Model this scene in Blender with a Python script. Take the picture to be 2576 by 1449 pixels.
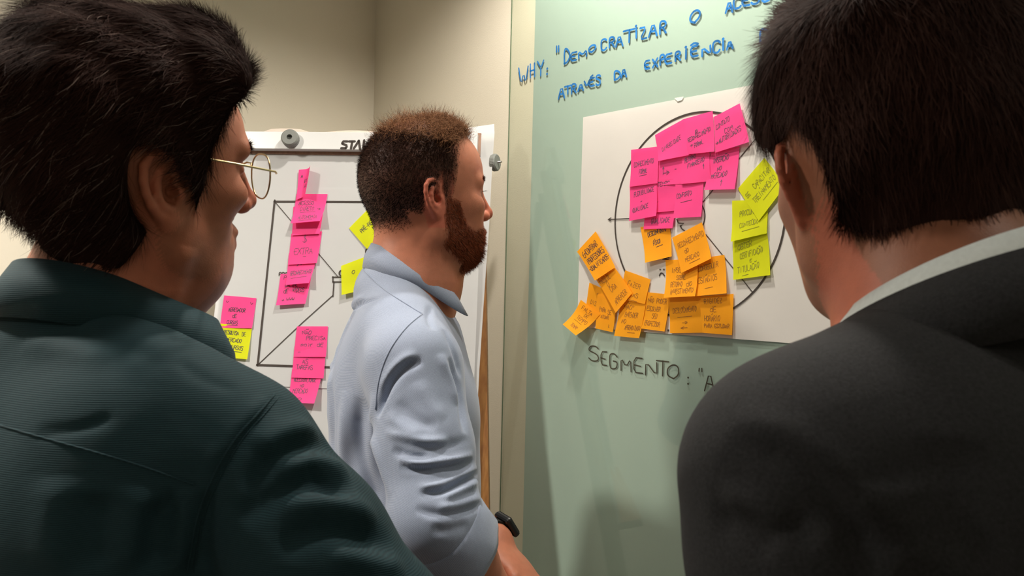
import bpy, bmesh, math, random
import numpy as np
from mathutils import Vector, Matrix
from mathutils.bvhtree import BVHTree

for o in list(bpy.data.objects):
    bpy.data.objects.remove(o, do_unlink=True)
scene = bpy.context.scene
COL = scene.collection
rng = np.random.default_rng(7)
random.seed(7)

# ------------------------------------------------------------------ camera
W, H, F = 2576.0, 1449.0, 2000.0
CAM = np.array([0.0, 0.0, 1.55])
PITCH, ROLL = math.radians(0.8), math.radians(1.35)
_f = np.array([0, math.cos(PITCH), -math.sin(PITCH)])
_r0 = np.array([1.0, 0, 0]); _u0 = np.array([0, math.sin(PITCH), math.cos(PITCH)])
_r = math.cos(ROLL) * _r0 + math.sin(ROLL) * _u0
_u = -math.sin(ROLL) * _r0 + math.cos(ROLL) * _u0
cd = bpy.data.cameras.new('camera'); cam = bpy.data.objects.new('camera', cd); COL.objects.link(cam)
cd.sensor_width = 36.0; cd.lens = F / W * 36.0; cd.clip_start = 0.01
cam.matrix_world = Matrix([[_r[0], _u[0], -_f[0], CAM[0]], [_r[1], _u[1], -_f[1], CAM[1]],
                           [_r[2], _u[2], -_f[2], CAM[2]], [0, 0, 0, 1]])
cd.dof.use_dof = True; cd.dof.focus_distance = 1.55; cd.dof.aperture_fstop = 14.0
scene.camera = cam

def ray(px, py):
    return _f + (px - W / 2) / F * _r - (py - H / 2) / F * _u
def at_depth(px, py, Y):                      # point on the pixel's ray at forward distance Y
    d = ray(px, py); return CAM + d * (Y / d[1])
def on_plane(px, py, P, n):
    d = ray(px, py); return CAM + d * (np.dot(np.asarray(P) - CAM, n) / np.dot(d, n))
def proj(p):
    q = np.asarray(p) - CAM; w = q @ _f
    return (W / 2 + F * (q @ _r) / w, H / 2 - F * (q @ _u) / w)

# ------------------------------------------------------------------ world, lights, exposure
wd = bpy.data.worlds.new('world'); scene.world = wd; wd.use_nodes = True
wd.node_tree.nodes['Background'].inputs[0].default_value = (0.9, 0.85, 0.75, 1)
wd.node_tree.nodes['Background'].inputs[1].default_value = 0.05
scene.view_settings.view_transform = 'Standard'
scene.view_settings.look = 'None'
scene.view_settings.gamma = 1.0
scene.view_settings.use_curve_mapping = False
scene.view_settings.exposure = 0.04
CEIL = 2.65
#   x, y, watts, cone degrees, blend, radius : ceiling downlights and added fill lamps
DOWNLIGHTS = [(0.00, 1.42, 46, 144, 0.5, 0.03),
              (0.12, 0.92, 25, 144, 0.5, 0.05),
              (1.15, 0.30, 14, 120, 0.6, 0.05),
              (-1.35, 0.85, 165, 150, 0.8, 0.08),
              (-0.9, -0.9, 16, 150, 0.8, 0.08),  # unseen fill lamp behind the camera, added for ambient light
              (0.9, -1.1, 14, 150, 0.8, 0.08),  # unseen too, added to fill from the right rear
              (-2.4, -0.4, 70, 150, 0.8, 0.08)]  # unseen fill, added to brighten the walls
for (lx, ly, wt, cone, bl, rad) in DOWNLIGHTS:
    ld = bpy.data.lights.new('downlight_beam', 'SPOT'); lo = bpy.data.objects.new('downlight_beam', ld)
    COL.objects.link(lo); lo.location = (lx, ly, CEIL - 0.035)
    ld.energy = wt; ld.spot_size = math.radians(cone); ld.spot_blend = bl; ld.shadow_soft_size = rad
    ld.color = (1.0, 0.92, 0.81)

# ------------------------------------------------------------------ helpers
def link(o, parent=None):
    COL.objects.link(o)
    if parent is not None: o.parent = parent
    return o
def mesh_obj(name, verts, faces, mat=None, parent=None, smooth=False):
    me = bpy.data.meshes.new(name)
    me.from_pydata([tuple(map(float, v)) for v in verts], [], [tuple(map(int, f)) for f in faces])
    if smooth: me.polygons.foreach_set('use_smooth', [True] * len(me.polygons))
    me.update()
    o = bpy.data.objects.new(name, me)
    if mat: me.materials.append(mat)
    return link(o, parent)
def np_mesh(name, V, Fq, mat=None, parent=None, smooth=True, col=None):
    """fast numpy mesh, faces all of one size"""
    V = np.ascontiguousarray(V, np.float32); Fq = np.ascontiguousarray(Fq, np.int32)
    n = Fq.shape[1]
    me = bpy.data.meshes.new(name)
    me.vertices.add(len(V)); me.vertices.foreach_set('co', V.ravel())
    me.loops.add(Fq.size); me.loops.foreach_set('vertex_index', Fq.ravel())
    me.polygons.add(len(Fq)); me.polygons.foreach_set('loop_start', np.arange(0, Fq.size, n, dtype=np.int32))
    me.polygons.foreach_set('use_smooth', np.full(len(Fq), smooth))
    me.update(calc_edges=True); me.validate()
    if col is not None:
        a = me.color_attributes.new('tint', 'FLOAT_COLOR', 'POINT')
        c4 = np.ones((len(V), 4), np.float32); c4[:, :3] = col
        a.data.foreach_set('color', c4.ravel())
    if mat: me.materials.append(mat)
    return link(bpy.data.objects.new(name, me), parent)
def empty(name, loc=(0, 0, 0)):
    o = bpy.data.objects.new(name, None); o.location = tuple(loc); COL.objects.link(o)
    o.empty_display_size = 0.05; bpy.context.view_layer.update(); return o
def adopt(child, parent):
    child.parent = parent
    child.matrix_parent_inverse = Matrix.Translation(-Vector(parent.location))
    return child
def tag(o, label=None, cat=None, group=None, kind=None):
    if label: o['label'] = label
    if cat: o['category'] = cat
    if group: o['group'] = group
    if kind: o['kind'] = kind
    return o
def box_bm(bm, lo, hi, M=None, bev=0.0):
    vs = [bm.verts.new((x, y, z)) for x in (lo[0], hi[0]) for y in (lo[1], hi[1]) for z in (lo[2], hi[2])]
    fs = [bm.faces.new([vs[i] for i in f]) for f in ((0, 1, 3, 2), (4, 6, 7, 5), (0, 4, 5, 1), (2, 3, 7, 6), (0, 2, 6, 4), (1, 5, 7, 3))]
    if bev > 0:
        ed = list({e for f in fs for e in f.edges})
        r = bmesh.ops.bevel(bm, geom=ed, offset=bev, segments=2, affect='EDGES', profile=0.5)
        vs = list({v for v in r['verts']} | {v for v in vs if v.is_valid})
    if M is not None: bmesh.ops.transform(bm, matrix=M, verts=vs)
def bm_obj(name, bm, mat=None, parent=None, smooth=False):
    bmesh.ops.recalc_face_normals(bm, faces=bm.faces)
    me = bpy.data.meshes.new(name); bm.to_mesh(me); bm.free()
    if smooth: me.polygons.foreach_set('use_smooth', [True] * len(me.polygons))
    if mat: me.materials.append(mat)
    return link(bpy.data.objects.new(name, me), parent)
def box(name, lo, hi, mat, parent=None, M=None, bev=0.0):
    bm = bmesh.new(); box_bm(bm, lo, hi, M, bev); return bm_obj(name, bm, mat, parent)
def tube_mesh(pts, rad, seg=8, cap=True):
    pts = [np.asarray(p, float) for p in pts]; n = len(pts)
    rad = np.broadcast_to(np.asarray(rad, float), (n,))
    V, Fc = [], []
    prev = None
    for i, p in enumerate(pts):
        t = pts[min(i + 1, n - 1)] - pts[max(i - 1, 0)]; t = t / (np.linalg.norm(t) + 1e-12)
        if prev is None:
            a = np.array([0, 0, 1.0]) if abs(t[2]) < 0.9 else np.array([1.0, 0, 0])
            s = np.cross(t, a)
        else:
            s = prev - t * (prev @ t)
        s /= np.linalg.norm(s) + 1e-12; prev = s; b = np.cross(t, s)
        for k in range(seg):
            an = 2 * math.pi * k / seg
            V.append(p + rad[i] * (math.cos(an) * s + math.sin(an) * b))
    for i in range(n - 1):
        for k in range(seg):
            k2 = (k + 1) % seg
            Fc.append((i * seg + k, i * seg + k2, (i + 1) * seg + k2, (i + 1) * seg + k))
    if cap:
        Fc.append(tuple(range(seg - 1, -1, -1))); Fc.append(tuple((n - 1) * seg + k for k in range(seg)))
    return V, Fc
def tube(name, pts, rad, mat, parent=None, seg=8):
    V, Fc = tube_mesh(pts, rad, seg); return mesh_obj(name, V, Fc, mat, parent, True)
def ribbons(name, lines, width, mat, parent=None):
    """lines: list of (points Nx3, normals Nx3 or 3) -> flat strips of ink lying on a surface"""
    V, Fc = [], []
    for pts, nr in lines:
        pts = np.asarray(pts, float); nr = np.broadcast_to(np.asarray(nr, float), pts.shape)
        n = len(pts)
        if n == 1 or np.linalg.norm(pts[-1] - pts[0]) < 1e-6 and n == 2:      # a dot
            a = np.cross(nr[0], [0, 0, 1.0]); a /= np.linalg.norm(a); b = np.cross(nr[0], a)
            k0 = len(V)
            for k in range(8):
                V.append(pts[0] + width * 0.75 * (math.cos(k * math.pi / 4) * a + math.sin(k * math.pi / 4) * b))
            Fc.append(tuple(range(k0, k0 + 8))); continue
        T = np.gradient(pts, axis=0); T /= np.linalg.norm(T, axis=1, keepdims=True) + 1e-12
        S = np.cross(nr, T); S /= np.linalg.norm(S, axis=1, keepdims=True) + 1e-12
        E0 = pts[0] - T[0] * width * 0.45; E1 = pts[-1] + T[-1] * width * 0.45
        rows = [(E0, S[0], 0.5)] + [(pts[i], S[i], 1.0) for i in range(n)] + [(E1, S[-1], 0.5)]
        k0 = len(V)
        for p, s, w in rows:
            V.append(p + s * width * 0.5 * w); V.append(p - s * width * 0.5 * w)
        for i in range(len(rows) - 1):
            a = k0 + 2 * i; Fc.append((a, a + 1, a + 3, a + 2))
    return mesh_obj(name, V, Fc, mat, parent)
def chaikin(P, it=2):
    P = np.asarray(P, float)
    for _ in range(it):
        if len(P) < 3: return P
        q = [P[0]]
        for a, b in zip(P[:-1], P[1:]):
            q += [a * 0.75 + b * 0.25, a * 0.25 + b * 0.75]
        q.append(P[-1]); P = np.array(q)
    return P

# stroke lettering on a 4 x 6 grid
FONT = {k: [[(int(c[0]), int(c[1])) for c in pl.split()] for pl in v.split(';')] for k, v in {
 'A': '00 26 40;12 32', 'B': '00 06 36 45 44 33 03;33 42 41 30 00', 'C': '45 36 16 05 01 10 30 41', 'D': '00 06 26 44 42 20 00',
 'E': '46 06 00 40;03 33', 'F': '46 06 00;03 33', 'G': '45 36 16 05 01 10 30 41 43 23', 'H': '00 06;40 46;03 43', 'I': '20 26',
 'J': '46 41 30 10 01', 'K': '00 06;46 03 40', 'L': '06 00 40', 'M': '00 06 22 46 40', 'N': '00 06 40 46',
 'O': '20 01 04 26 45 42 20', 'P': '00 06 36 45 44 33 03', 'Q': '20 01 04 26 45 42 20;22 40', 'R': '00 06 36 45 44 33 03;23 40',
 'S': '45 36 16 05 04 33 42 41 30 10 01', 'T': '20 26;06 46', 'U': '06 01 10 30 41 46', 'V': '06 20 46', 'W': '06 10 24 30 46',
 'X': '00 46;06 40', 'Y': '06 23 46;23 20', 'Z': '06 46 00 40', 'd': '46 40;43 34 14 03 01 10 30 41', 'e': '02 42 43 34 14 03 01 10 40',
 'i': '20 24;25', 'a': '44 40;43 34 14 03 01 10 30 41', 'v': '04 20 44', 'o': '20 01 03 24 43 41 20', 's': '43 34 14 03 32 41 30 10 01',
 'r': '00 04;03 14 34', 'w': '04 10 23 30 44', 'n': '00 04;03 14 34 43 40', '-': '13 33', '>': '03 43;25 43 21', '<': '43 03;25 03 21',
 '^': '20 26;14 26 34', '*': '00 26 40 04 44 00', ':': '21;24', '.': '20', '"': '16 14;36 34', "'": '26 24', '+': '23 25;14 34',
 '$': '35 16 04 33 41 10 01;27 20', 'b': '06 00;01 10 30 41 43 34 14 03', 'z': '04 44 00 40', 'm': '00 04 23 44 40', '?': '01 11'}.items()}
ACC = {'Ã': ('A', '07 18 37 48'), 'É': ('E', '17 38'), 'Ê': ('E', '07 28 47'), 'Í': ('I', '17 38'), 'Á': ('A', '17 38'), 'Ú': ('U', '17 38'),
       'Ó': ('O', '17 38'), 'Ç': ('C', '20 2/'), 'í': ('i', '16 38')}
for k, (b, s) in ACC.items():
    FONT[k] = FONT[b] + [[(int(c[0]), -1 if c[1] == '/' else int(c[1])) for c in s.split()]]
def glyph(ch, jit=0.12):
    out = []
    for pl in FONT.get(ch, []):
        P = np.array(pl, float) + rng.normal(0, jit, (len(pl), 2))
        if len(pl) == 1: out.append(np.array([P[0], P[0]]) / [4, 6]); continue
        out.append(chaikin(P, 2 if ch in 'OCSGDQUBPRJadeobs3$' else 1) / [4, 6])
    return out
# ------------------------------------------------------------------ materials
def mk(name, col, rough=0.6, spec=0.5, nscale=0, namt=0.0, bump=0.0, bscale=200.0, metal=0.0, sss=0.0, coat=0.0, attr=False, transl=0.0, sheen=0.0, coords='Object'):
    m = bpy.data.materials.new(name); m.use_nodes = True; nt = m.node_tree; N, L = nt.nodes, nt.links
    b = N['Principled BSDF']; out = N['Material Output']
    b.inputs['Base Color'].default_value = (*col, 1); b.inputs['Roughness'].default_value = rough
    b.inputs['Specular IOR Level'].default_value = spec; b.inputs['Metallic'].default_value = metal
    b.inputs['Coat Weight'].default_value = coat; b.inputs['Sheen Weight'].default_value = sheen
    if sss:
        b.inputs['Subsurface Weight'].default_value = sss; b.inputs['Subsurface Radius'].default_value = (0.012, 0.005, 0.003)
        b.inputs['Subsurface Scale'].default_value = 0.6
    src = None
    if attr:
        a = N.new('ShaderNodeVertexColor'); a.layer_name = 'tint'; src = a.outputs['Color']
    tc = N.new('ShaderNodeTexCoord')
    if nscale:
        nz = N.new('ShaderNodeTexNoise'); nz.inputs['Scale'].default_value = nscale; nz.inputs['Detail'].default_value = 5
        L.new(tc.outputs[coords], nz.inputs['Vector'])
        mr = N.new('ShaderNodeMapRange'); mr.inputs['From Min'].default_value = 0.3; mr.inputs['From Max'].default_value = 0.7
        mr.inputs['To Min'].default_value = 1 - namt; mr.inputs['To Max'].default_value = 1 + namt
        L.new(nz.outputs['Fac'], mr.inputs['Value'])
        mx = N.new('ShaderNodeMix'); mx.data_type = 'RGBA'; mx.blend_type = 'MULTIPLY'; mx.inputs['Factor'].default_value = 1
        if src is not None: L.new(src, mx.inputs['A'])
        else: mx.inputs['A'].default_value = (*col, 1)
        L.new(mr.outputs['Result'], mx.inputs['B']); src = mx.outputs['Result']
    if src is not None: L.new(src, b.inputs['Base Color'])
    if bump:
        nb = N.new('ShaderNodeTexNoise'); nb.inputs['Scale'].default_value = bscale; nb.inputs['Detail'].default_value = 3
        L.new(tc.outputs[coords], nb.inputs['Vector'])
        bp = N.new('ShaderNodeBump'); bp.inputs['Strength'].default_value = bump; bp.inputs['Distance'].default_value = 0.001
        L.new(nb.outputs['Fac'], bp.inputs['Height']); L.new(bp.outputs['Normal'], b.inputs['Normal'])
    if transl:
        tr = N.new('ShaderNodeBsdfTranslucent'); tr.inputs['Color'].default_value = (*col, 1)
        if src is not None: L.new(src, tr.inputs['Color'])
        ms = N.new('ShaderNodeMixShader'); ms.inputs['Fac'].default_value = transl
        L.new(b.outputs[0], ms.inputs[1]); L.new(tr.outputs[0], ms.inputs[2]); L.new(ms.outputs[0], out.inputs['Surface'])
    return m
def mk_weave(name, col, col2, scale, axis_mix=0.0, rough=0.8, bump=0.3, attr_dir='Z', sheen=0.2, nscale=3.0, namt=0.12):
    """cloth with fine woven ribs"""
    m = mk(name, col, rough, 0.3, sheen=sheen); nt = m.node_tree; N, L = nt.nodes, nt.links; b = N['Principled BSDF']
    tc = N.new('ShaderNodeTexCoord')
    wv = N.new('ShaderNodeTexWave'); wv.wave_type = 'BANDS'; wv.bands_direction = attr_dir; wv.inputs['Scale'].default_value = scale
    wv.inputs['Distortion'].default_value = 0.6; wv.inputs['Detail'].default_value = 1.0; wv.inputs['Detail Scale'].default_value = 0.3
    L.new(tc.outputs['Object'], wv.inputs['Vector'])
    nz = N.new('ShaderNodeTexNoise'); nz.inputs['Scale'].default_value = 900; nz.inputs['Detail'].default_value = 2
    L.new(tc.outputs['Object'], nz.inputs['Vector'])
    mx = N.new('ShaderNodeMix'); mx.data_type = 'RGBA'; mx.inputs['A'].default_value = (*col, 1); mx.inputs['B'].default_value = (*col2, 1)
    L.new(wv.outputs['Fac'], mx.inputs['Factor'])
    m2 = N.new('ShaderNodeMix'); m2.data_type = 'RGBA'; m2.blend_type = 'MULTIPLY'; m2.inputs['Factor'].default_value = 1
    mr = N.new('ShaderNodeMapRange'); mr.inputs['To Min'].default_value = 0.75; mr.inputs['To Max'].default_value = 1.25
    L.new(nz.outputs['Fac'], mr.inputs['Value']); L.new(mx.outputs['Result'], m2.inputs['A']); L.new(mr.outputs['Result'], m2.inputs['B'])
    L.new(m2.outputs['Result'], b.inputs['Base Color'])
    bp = N.new('ShaderNodeBump'); bp.inputs['Strength'].default_value = bump; bp.inputs['Distance'].default_value = 0.0006
    L.new(wv.outputs['Fac'], bp.inputs['Height']); L.new(bp.outputs['Normal'], b.inputs['Normal'])
    return m
def mk_wood(name, c1, c2, scale=14):
    m = mk(name, c1, 0.45); nt = m.node_tree; N, L = nt.nodes, nt.links
    tc = N.new('ShaderNodeTexCoord'); mp = N.new('ShaderNodeMapping'); mp.inputs['Scale'].default_value = (8, 8, 0.7)
    L.new(tc.outputs['Object'], mp.inputs['Vector'])
    nz = N.new('ShaderNodeTexNoise'); nz.inputs['Scale'].default_value = scale; nz.inputs['Detail'].default_value = 6
    L.new(mp.outputs['Vector'], nz.inputs['Vector'])
    cr = N.new('ShaderNodeValToRGB'); cr.color_ramp.elements[0].color = (*c1, 1); cr.color_ramp.elements[1].color = (*c2, 1)
    cr.color_ramp.elements[0].position = 0.35; cr.color_ramp.elements[1].position = 0.65
    L.new(nz.outputs['Fac'], cr.inputs['Fac']); L.new(cr.outputs['Color'], N['Principled BSDF'].inputs['Base Color'])
    return m
M_wall = mk('cream_wall_paint', (0.74, 0.69, 0.58), 0.75, 0.3, nscale=2.2, namt=0.03, bump=0.25, bscale=350)
M_floor = mk('grey_carpet', (0.13, 0.12, 0.11), 0.95, 0.1, nscale=60, namt=0.3, bump=1.0, bscale=900)
M_ceil = mk('ceiling_white', (0.74, 0.72, 0.68), 0.9, 0.2, nscale=3, namt=0.02)
M_base = mk('white_trim', (0.7, 0.68, 0.62), 0.4, nscale=5, namt=0.02)
M_paint = mk('green_back_paint', (0.43, 0.54, 0.50), 0.55, 0.3, nscale=1.3, namt=0.04)
M_paper = mk('poster_paper', (0.72, 0.70, 0.67), 0.7, 0.3, nscale=6, namt=0.025, bump=0.5, bscale=14, transl=0.12)
M_page = mk('flip_pad_paper', (0.56, 0.57, 0.58), 0.6, 0.35, nscale=5, namt=0.02, bump=0.6, bscale=10, transl=0.15)
M_pink = mk('pink_note_paper', (0.95, 0.075, 0.30), 0.7, 0.25, nscale=20, namt=0.04, transl=0.25)
M_orange = mk('orange_note_paper', (0.98, 0.40, 0.012), 0.7, 0.25, nscale=20, namt=0.04, transl=0.25)
M_yellow = mk('lime_note_paper', (0.68, 0.72, 0.008), 0.7, 0.25, nscale=20, namt=0.04, transl=0.25)
M_print = mk('printed_black', (0.045, 0.035, 0.03), 0.6, 0.3, nscale=90, namt=0.1)
M_ink = mk('ballpoint_ink', (0.16, 0.06, 0.12), 0.6, 0.3, nscale=160, namt=0.25)
M_inkd = mk('dark_pen_ink', (0.05, 0.04, 0.06), 0.6, 0.3, nscale=160, namt=0.25)
M_inko = mk('pen_on_orange', (0.36, 0.14, 0.02), 0.6, 0.3, nscale=160, namt=0.25)
M_inky = mk('pen_on_lime', (0.28, 0.29, 0.02), 0.6, 0.3, nscale=160, namt=0.25)
M_blue = mk('blue_marker', (0.02, 0.16, 0.45), 0.35, 0.5, nscale=45, namt=0.4)
M_black = mk('black_marker', (0.045, 0.04, 0.025), 0.35, 0.5, nscale=60, namt=0.4)
M_white = mk('white_lacquer', (0.62, 0.63, 0.64), 0.35, 0.5, nscale=8, namt=0.02)
M_wood = mk_wood('pine_wood', (0.36, 0.17, 0.05), (0.24, 0.10, 0.03))
M_rail = mk_wood('dark_rail_wood', (0.30, 0.17, 0.11), (0.22, 0.11, 0.07))
M_grey = mk('grey_plastic', (0.19, 0.20, 0.19), 0.5, 0.5, nscale=40, namt=0.06)
M_dark = mk('black_rubber', (0.012, 0.012, 0.013), 0.4, 0.5, nscale=40, namt=0.1)
M_steel = mk('steel', (0.6, 0.6, 0.6), 0.3, metal=1.0, nscale=40, namt=0.05)
M_gold = mk('gold_wire', (0.55, 0.42, 0.22), 0.28, metal=1.0, nscale=60, namt=0.05)
def mk_glass(name, tint, refl=1.0, rough=0.02):
    m = bpy.data.materials.new(name); m.use_nodes = True; N, L = m.node_tree.nodes, m.node_tree.links
    N.remove(N['Principled BSDF'])
    t = N.new('ShaderNodeBsdfTransparent'); t.inputs[0].default_value = (*tint, 1)
    g = N.new('ShaderNodeBsdfGlossy'); g.inputs['Roughness'].default_value = rough
    fr = N.new('ShaderNodeLayerWeight'); fr.inputs[0].default_value = 0.5
    pw = N.new('ShaderNodeMath'); pw.operation = 'POWER'; pw.inputs[1].default_value = 5.0
    ml = N.new('ShaderNodeMath'); ml.operation = 'MULTIPLY_ADD'; ml.inputs[1].default_value = 0.96 * refl; ml.inputs[2].default_value = 0.035 * refl
    mx = N.new('ShaderNodeMixShader')
    L.new(fr.outputs['Facing'], pw.inputs[0]); L.new(pw.outputs[0], ml.inputs[0]); L.new(ml.outputs[0], mx.inputs[0]); L.new(t.outputs[0], mx.inputs[1]); L.new(g.outputs[0], mx.inputs[2])
    L.new(mx.outputs[0], N['Material Output'].inputs['Surface']); return m
M_glass = mk_glass('board_glass', (0.975, 0.99, 0.97))
M_lens = mk_glass('lens_glass', (0.97, 0.975, 0.97), 0.6)
M_gedge = mk('glass_edge_green', (0.16, 0.22, 0.15), 0.15, 0.6, nscale=20, namt=0.1)

# ------------------------------------------------------------------ room shell
d_w = np.array([0.667, -0.745, 0.0]); d_w /= np.linalg.norm(d_w)      # along the glass wall, towards the right
n_w = np.array([d_w[1], -d_w[0], 0.0])                                # out of the wall, into the room
P_g = at_depth(1885, 600, 1.476)                                      # front face of the glass (note size fixes it)
J = on_plane(1270, 700, P_g, n_w)
GT, GAP = 0.0024, 0.005
P_wl = P_g - n_w * GAP
C3 = on_plane(931, 700, P_wl, n_w)
C = np.array([C3[0], C3[1], 0.0])
RL, RW = 5.2, 3.9
def rw(a, b, z): return C + d_w * a + n_w * b + np.array([0, 0, z])   # room coordinates
def slab(name, a0, a1, b0, b1, z0, z1, mat):
    V = [rw(a, b, z) for a in (a0, a1) for b in (b0, b1) for z in (z0, z1)]
    o = mesh_obj(name, V, [(0, 1, 3, 2), (4, 6, 7, 5), (0, 4, 5, 1), (2, 3, 7, 6), (0, 2, 6, 4), (1, 5, 7, 3)], mat)
    bm = bmesh.new(); bm.from_mesh(o.data); bmesh.ops.recalc_face_normals(bm, faces=bm.faces); bm.to_mesh(o.data); bm.free()
    return tag(o, kind='structure')
slab('floor', -0.12, RW + 0.12, -0.12, RL + 0.12, -0.1, 0, M_floor)
slab('ceiling', -0.12, RW + 0.12, -0.12, RL + 0.12, CEIL, CEIL + 0.1, M_ceil)
slab('wall_back', -0.12, RW + 0.12, -0.12, 0, 0, CEIL, M_wall)
slab('wall_left', -0.12, 0, 0, RL, 0, CEIL, M_wall)
slab('wall_right', RW, RW + 0.12, 0, RL, 0, CEIL, M_wall)
slab('wall_front', -0.12, RW + 0.12, RL, RL + 0.12, 0, CEIL, M_wall)
slab('baseboard_back', 0.012, RW, 0, 0.01, 0, 0.08, M_base)
slab('baseboard_left', 0, 0.012, 0, RL, 0, 0.08, M_base)
# downlight fixtures
M_emit = bpy.data.materials.new('lamp_glow'); M_emit.use_nodes = True
_n = M_emit.node_tree.nodes; _e = _n.new('ShaderNodeEmission'); _e.inputs[0].default_value = (1, 0.88, 0.7, 1); _e.inputs[1].default_value = 6
M_emit.node_tree.links.new(_e.outputs[0], _n['Material Output'].inputs[0])
DL = ['between the bearded man and the glass board', 'between the man in the suit and the poster', 'over the far end of the glass board', 'beside the left wall near the flip chart', 'added for fill behind the man in green', 'added for fill behind the man in the suit', 'added for fill at the far end of the left wall']
for (lx, ly, *_rest), wh_ in zip(DOWNLIGHTS, DL):
    e = tag(empty('downlight', (lx, ly, CEIL)), 'round recessed ceiling downlight ' + wh_, 'downlight', 'recessed ceiling downlights')
    V, Fc = [], []
    for k in range(24):
        a = 2 * math.pi * k / 24
        for r, z in ((0.06, 0), (0.06, -0.008), (0.046, -0.008), (0.046, 0)):
            V.append((r * math.cos(a), r * math.sin(a), z))
    for k in range(24):
        for q in range(4):
            Fc.append((k * 4 + q, k * 4 + (q + 1) % 4, ((k + 1) % 24) * 4 + (q + 1) % 4, ((k + 1) % 24) * 4 + q))
    mesh_obj('trim_ring', V, Fc, M_white, e)
    mesh_obj('lamp_disc', [(0.044 * math.cos(2 * math.pi * k / 24), 0.044 * math.sin(2 * math.pi * k / 24), -0.002) for k in range(24)],
             [tuple(range(23, -1, -1))], M_emit, e)

# ------------------------------------------------------------------ glass writing board
sJ = float((J - C3) @ d_w)
def gp(s, z, off): return np.array([*(J + d_w * s + n_w * off)[:2], z])
GW, GZ0, GZ1 = 2.9, 0.09, 2.55
board = tag(empty('glass_board', gp(GW / 2, GZ0, -GT / 2)), 'wall-wide pale green glass writing board with blue marker writing', 'glass board')
def slab_g(name, s0, s1, o0, o1, z0, z1, mat):
    bm = bmesh.new()
    vs = [bm.verts.new(tuple(gp(s, z, o))) for s in (s0, s1) for o in (o0, o1) for z in (z0, z1)]
    for f in ((0, 1, 3, 2), (4, 6, 7, 5), (0, 4, 5, 1), (2, 3, 7, 6), (0, 2, 6, 4), (1, 5, 7, 3)): bm.faces.new([vs[i] for i in f])
    return adopt(bm_obj(name, bm, mat), board)
slab_g('glass_pane', 0.0018, GW, -GT, 0, GZ0, GZ1, M_glass)
slab_g('glass_edge', 0, 0.0018, -GT, 0, GZ0, GZ1, M_gedge)
slab_g('paint_layer', 0.085, GW, -GT - 0.0012, -GT - 0.0004, GZ0, GZ1, M_paint)  # stops short of the edge; the bare margin stands in for a reflection
def letters_px(items, ox, oy, sc, shear=0.0):
    """items (char, x0, y0, x1, y1) boxes measured in a zoomed crop -> ink strokes on the glass"""
    out = []
    for ch, x0, y0, x1, y1 in items:
        for pl in glyph(ch, 0.1):
            u = pl[:, 0]; v = pl[:, 1]
            X = x0 + u * (x1 - x0) + (v - 0.5) * shear * (y1 - y0) * 0; Y = y1 - v * (y1 - y0) - (u - 0.5) * abs(x1 - x0) * shear
            pts = [on_plane(ox + a / sc, oy + b / sc, P_g + n_w * 0.0003, n_w) for a, b in zip(X, Y)]
            out.append((pts, n_w))
    return out
why = [('W', 95, 640, 185, 800), ('H', 205, 605, 245, 735), ('Y', 275, 580, 335, 720), (':', 350, 620, 380, 720)]
quo = [('"', 445, 440, 485, 600)]
dem = [('D', 527, 465, 580, 600), ('E', 590, 500, 645, 575), ('M', 665, 482, 740, 545), ('O', 762, 428, 826, 495),
       ('C', 880, 372, 930, 478), ('R', 958, 352, 1005, 450), ('A', 1022, 325, 1085, 440), ('T', 1092, 285, 1200, 400), ('i', 1195, 225, 1230, 362),
       ('Z', 1252, 262, 1310, 368), ('A', 1335, 205, 1410, 345), ('R', 1440, 200, 1495, 320)]
oac = [('O', 1728, 97, 1820, 215)]
ace = [('A', 2065, 0, 2132, 118), ('C', 2143, -25, 2212, 80), ('E', 2225, -50, 2290, 52), ('S', 2310, -70, 2385, 36), ('S', 2415, -90, 2485, 12)]
atr = [('A', 470, 820, 532, 938), ('T', 532, 822, 590, 895), ('R', 598, 800, 640, 888), ('A', 660, 790, 710, 865), ('V', 720, 770, 768, 826),
       ('É', 765, 745, 812, 820), ('S', 832, 716, 872, 810)]
da = [('D', 1005, 672, 1062, 755), ('A', 1070, 640, 1122, 735)]
exp = [('E', 1295, 580, 1340, 655), ('X', 1370, 560, 1415, 640), ('P', 1440, 522, 1482, 612), ('E', 1490, 515, 1552, 605), ('R', 1585, 492, 1632, 575),
       ('i', 1670, 425, 1705, 560), ('Ê', 1735, 440, 1800, 535), ('N', 1845, 442, 1922, 525), ('C', 1945, 388, 2010, 500), ('i', 2025, 355, 2060, 475),
       ('A', 2075, 378, 2135, 465)]
dee = [('D', 2395, 272, 2482, 395)]
for it in (why, quo, dem, oac, ace, atr, da, exp, dee):
    adopt(ribbons('marker_word', letters_px(it, 1280, 0, 3.788, 0.24), 0.0043, M_blue), board)
seg = [('S', 268, 195, 420, 440), ('E', 462, 288, 555, 508), ('G', 600, 320, 722, 565), ('M', 785, 395, 950, 605), ('E', 1000, 388, 1135, 632), ('N', 1185, 458, 1365, 678),
       ('T', 1362, 445, 1560, 680), ('O', 1540, 485, 1725, 728)]
seg2 = [(':', 1835, 640, 1910, 840)]
seg3 = [('"', 2030, 560, 2120, 700), ('A', 2140, 600, 2300, 930)]
for it in (seg, seg2, seg3):
    adopt(ribbons('marker_word', letters_px(it, 1440, 840, 6.44, -0.14), 0.0030, M_black), board)

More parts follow.
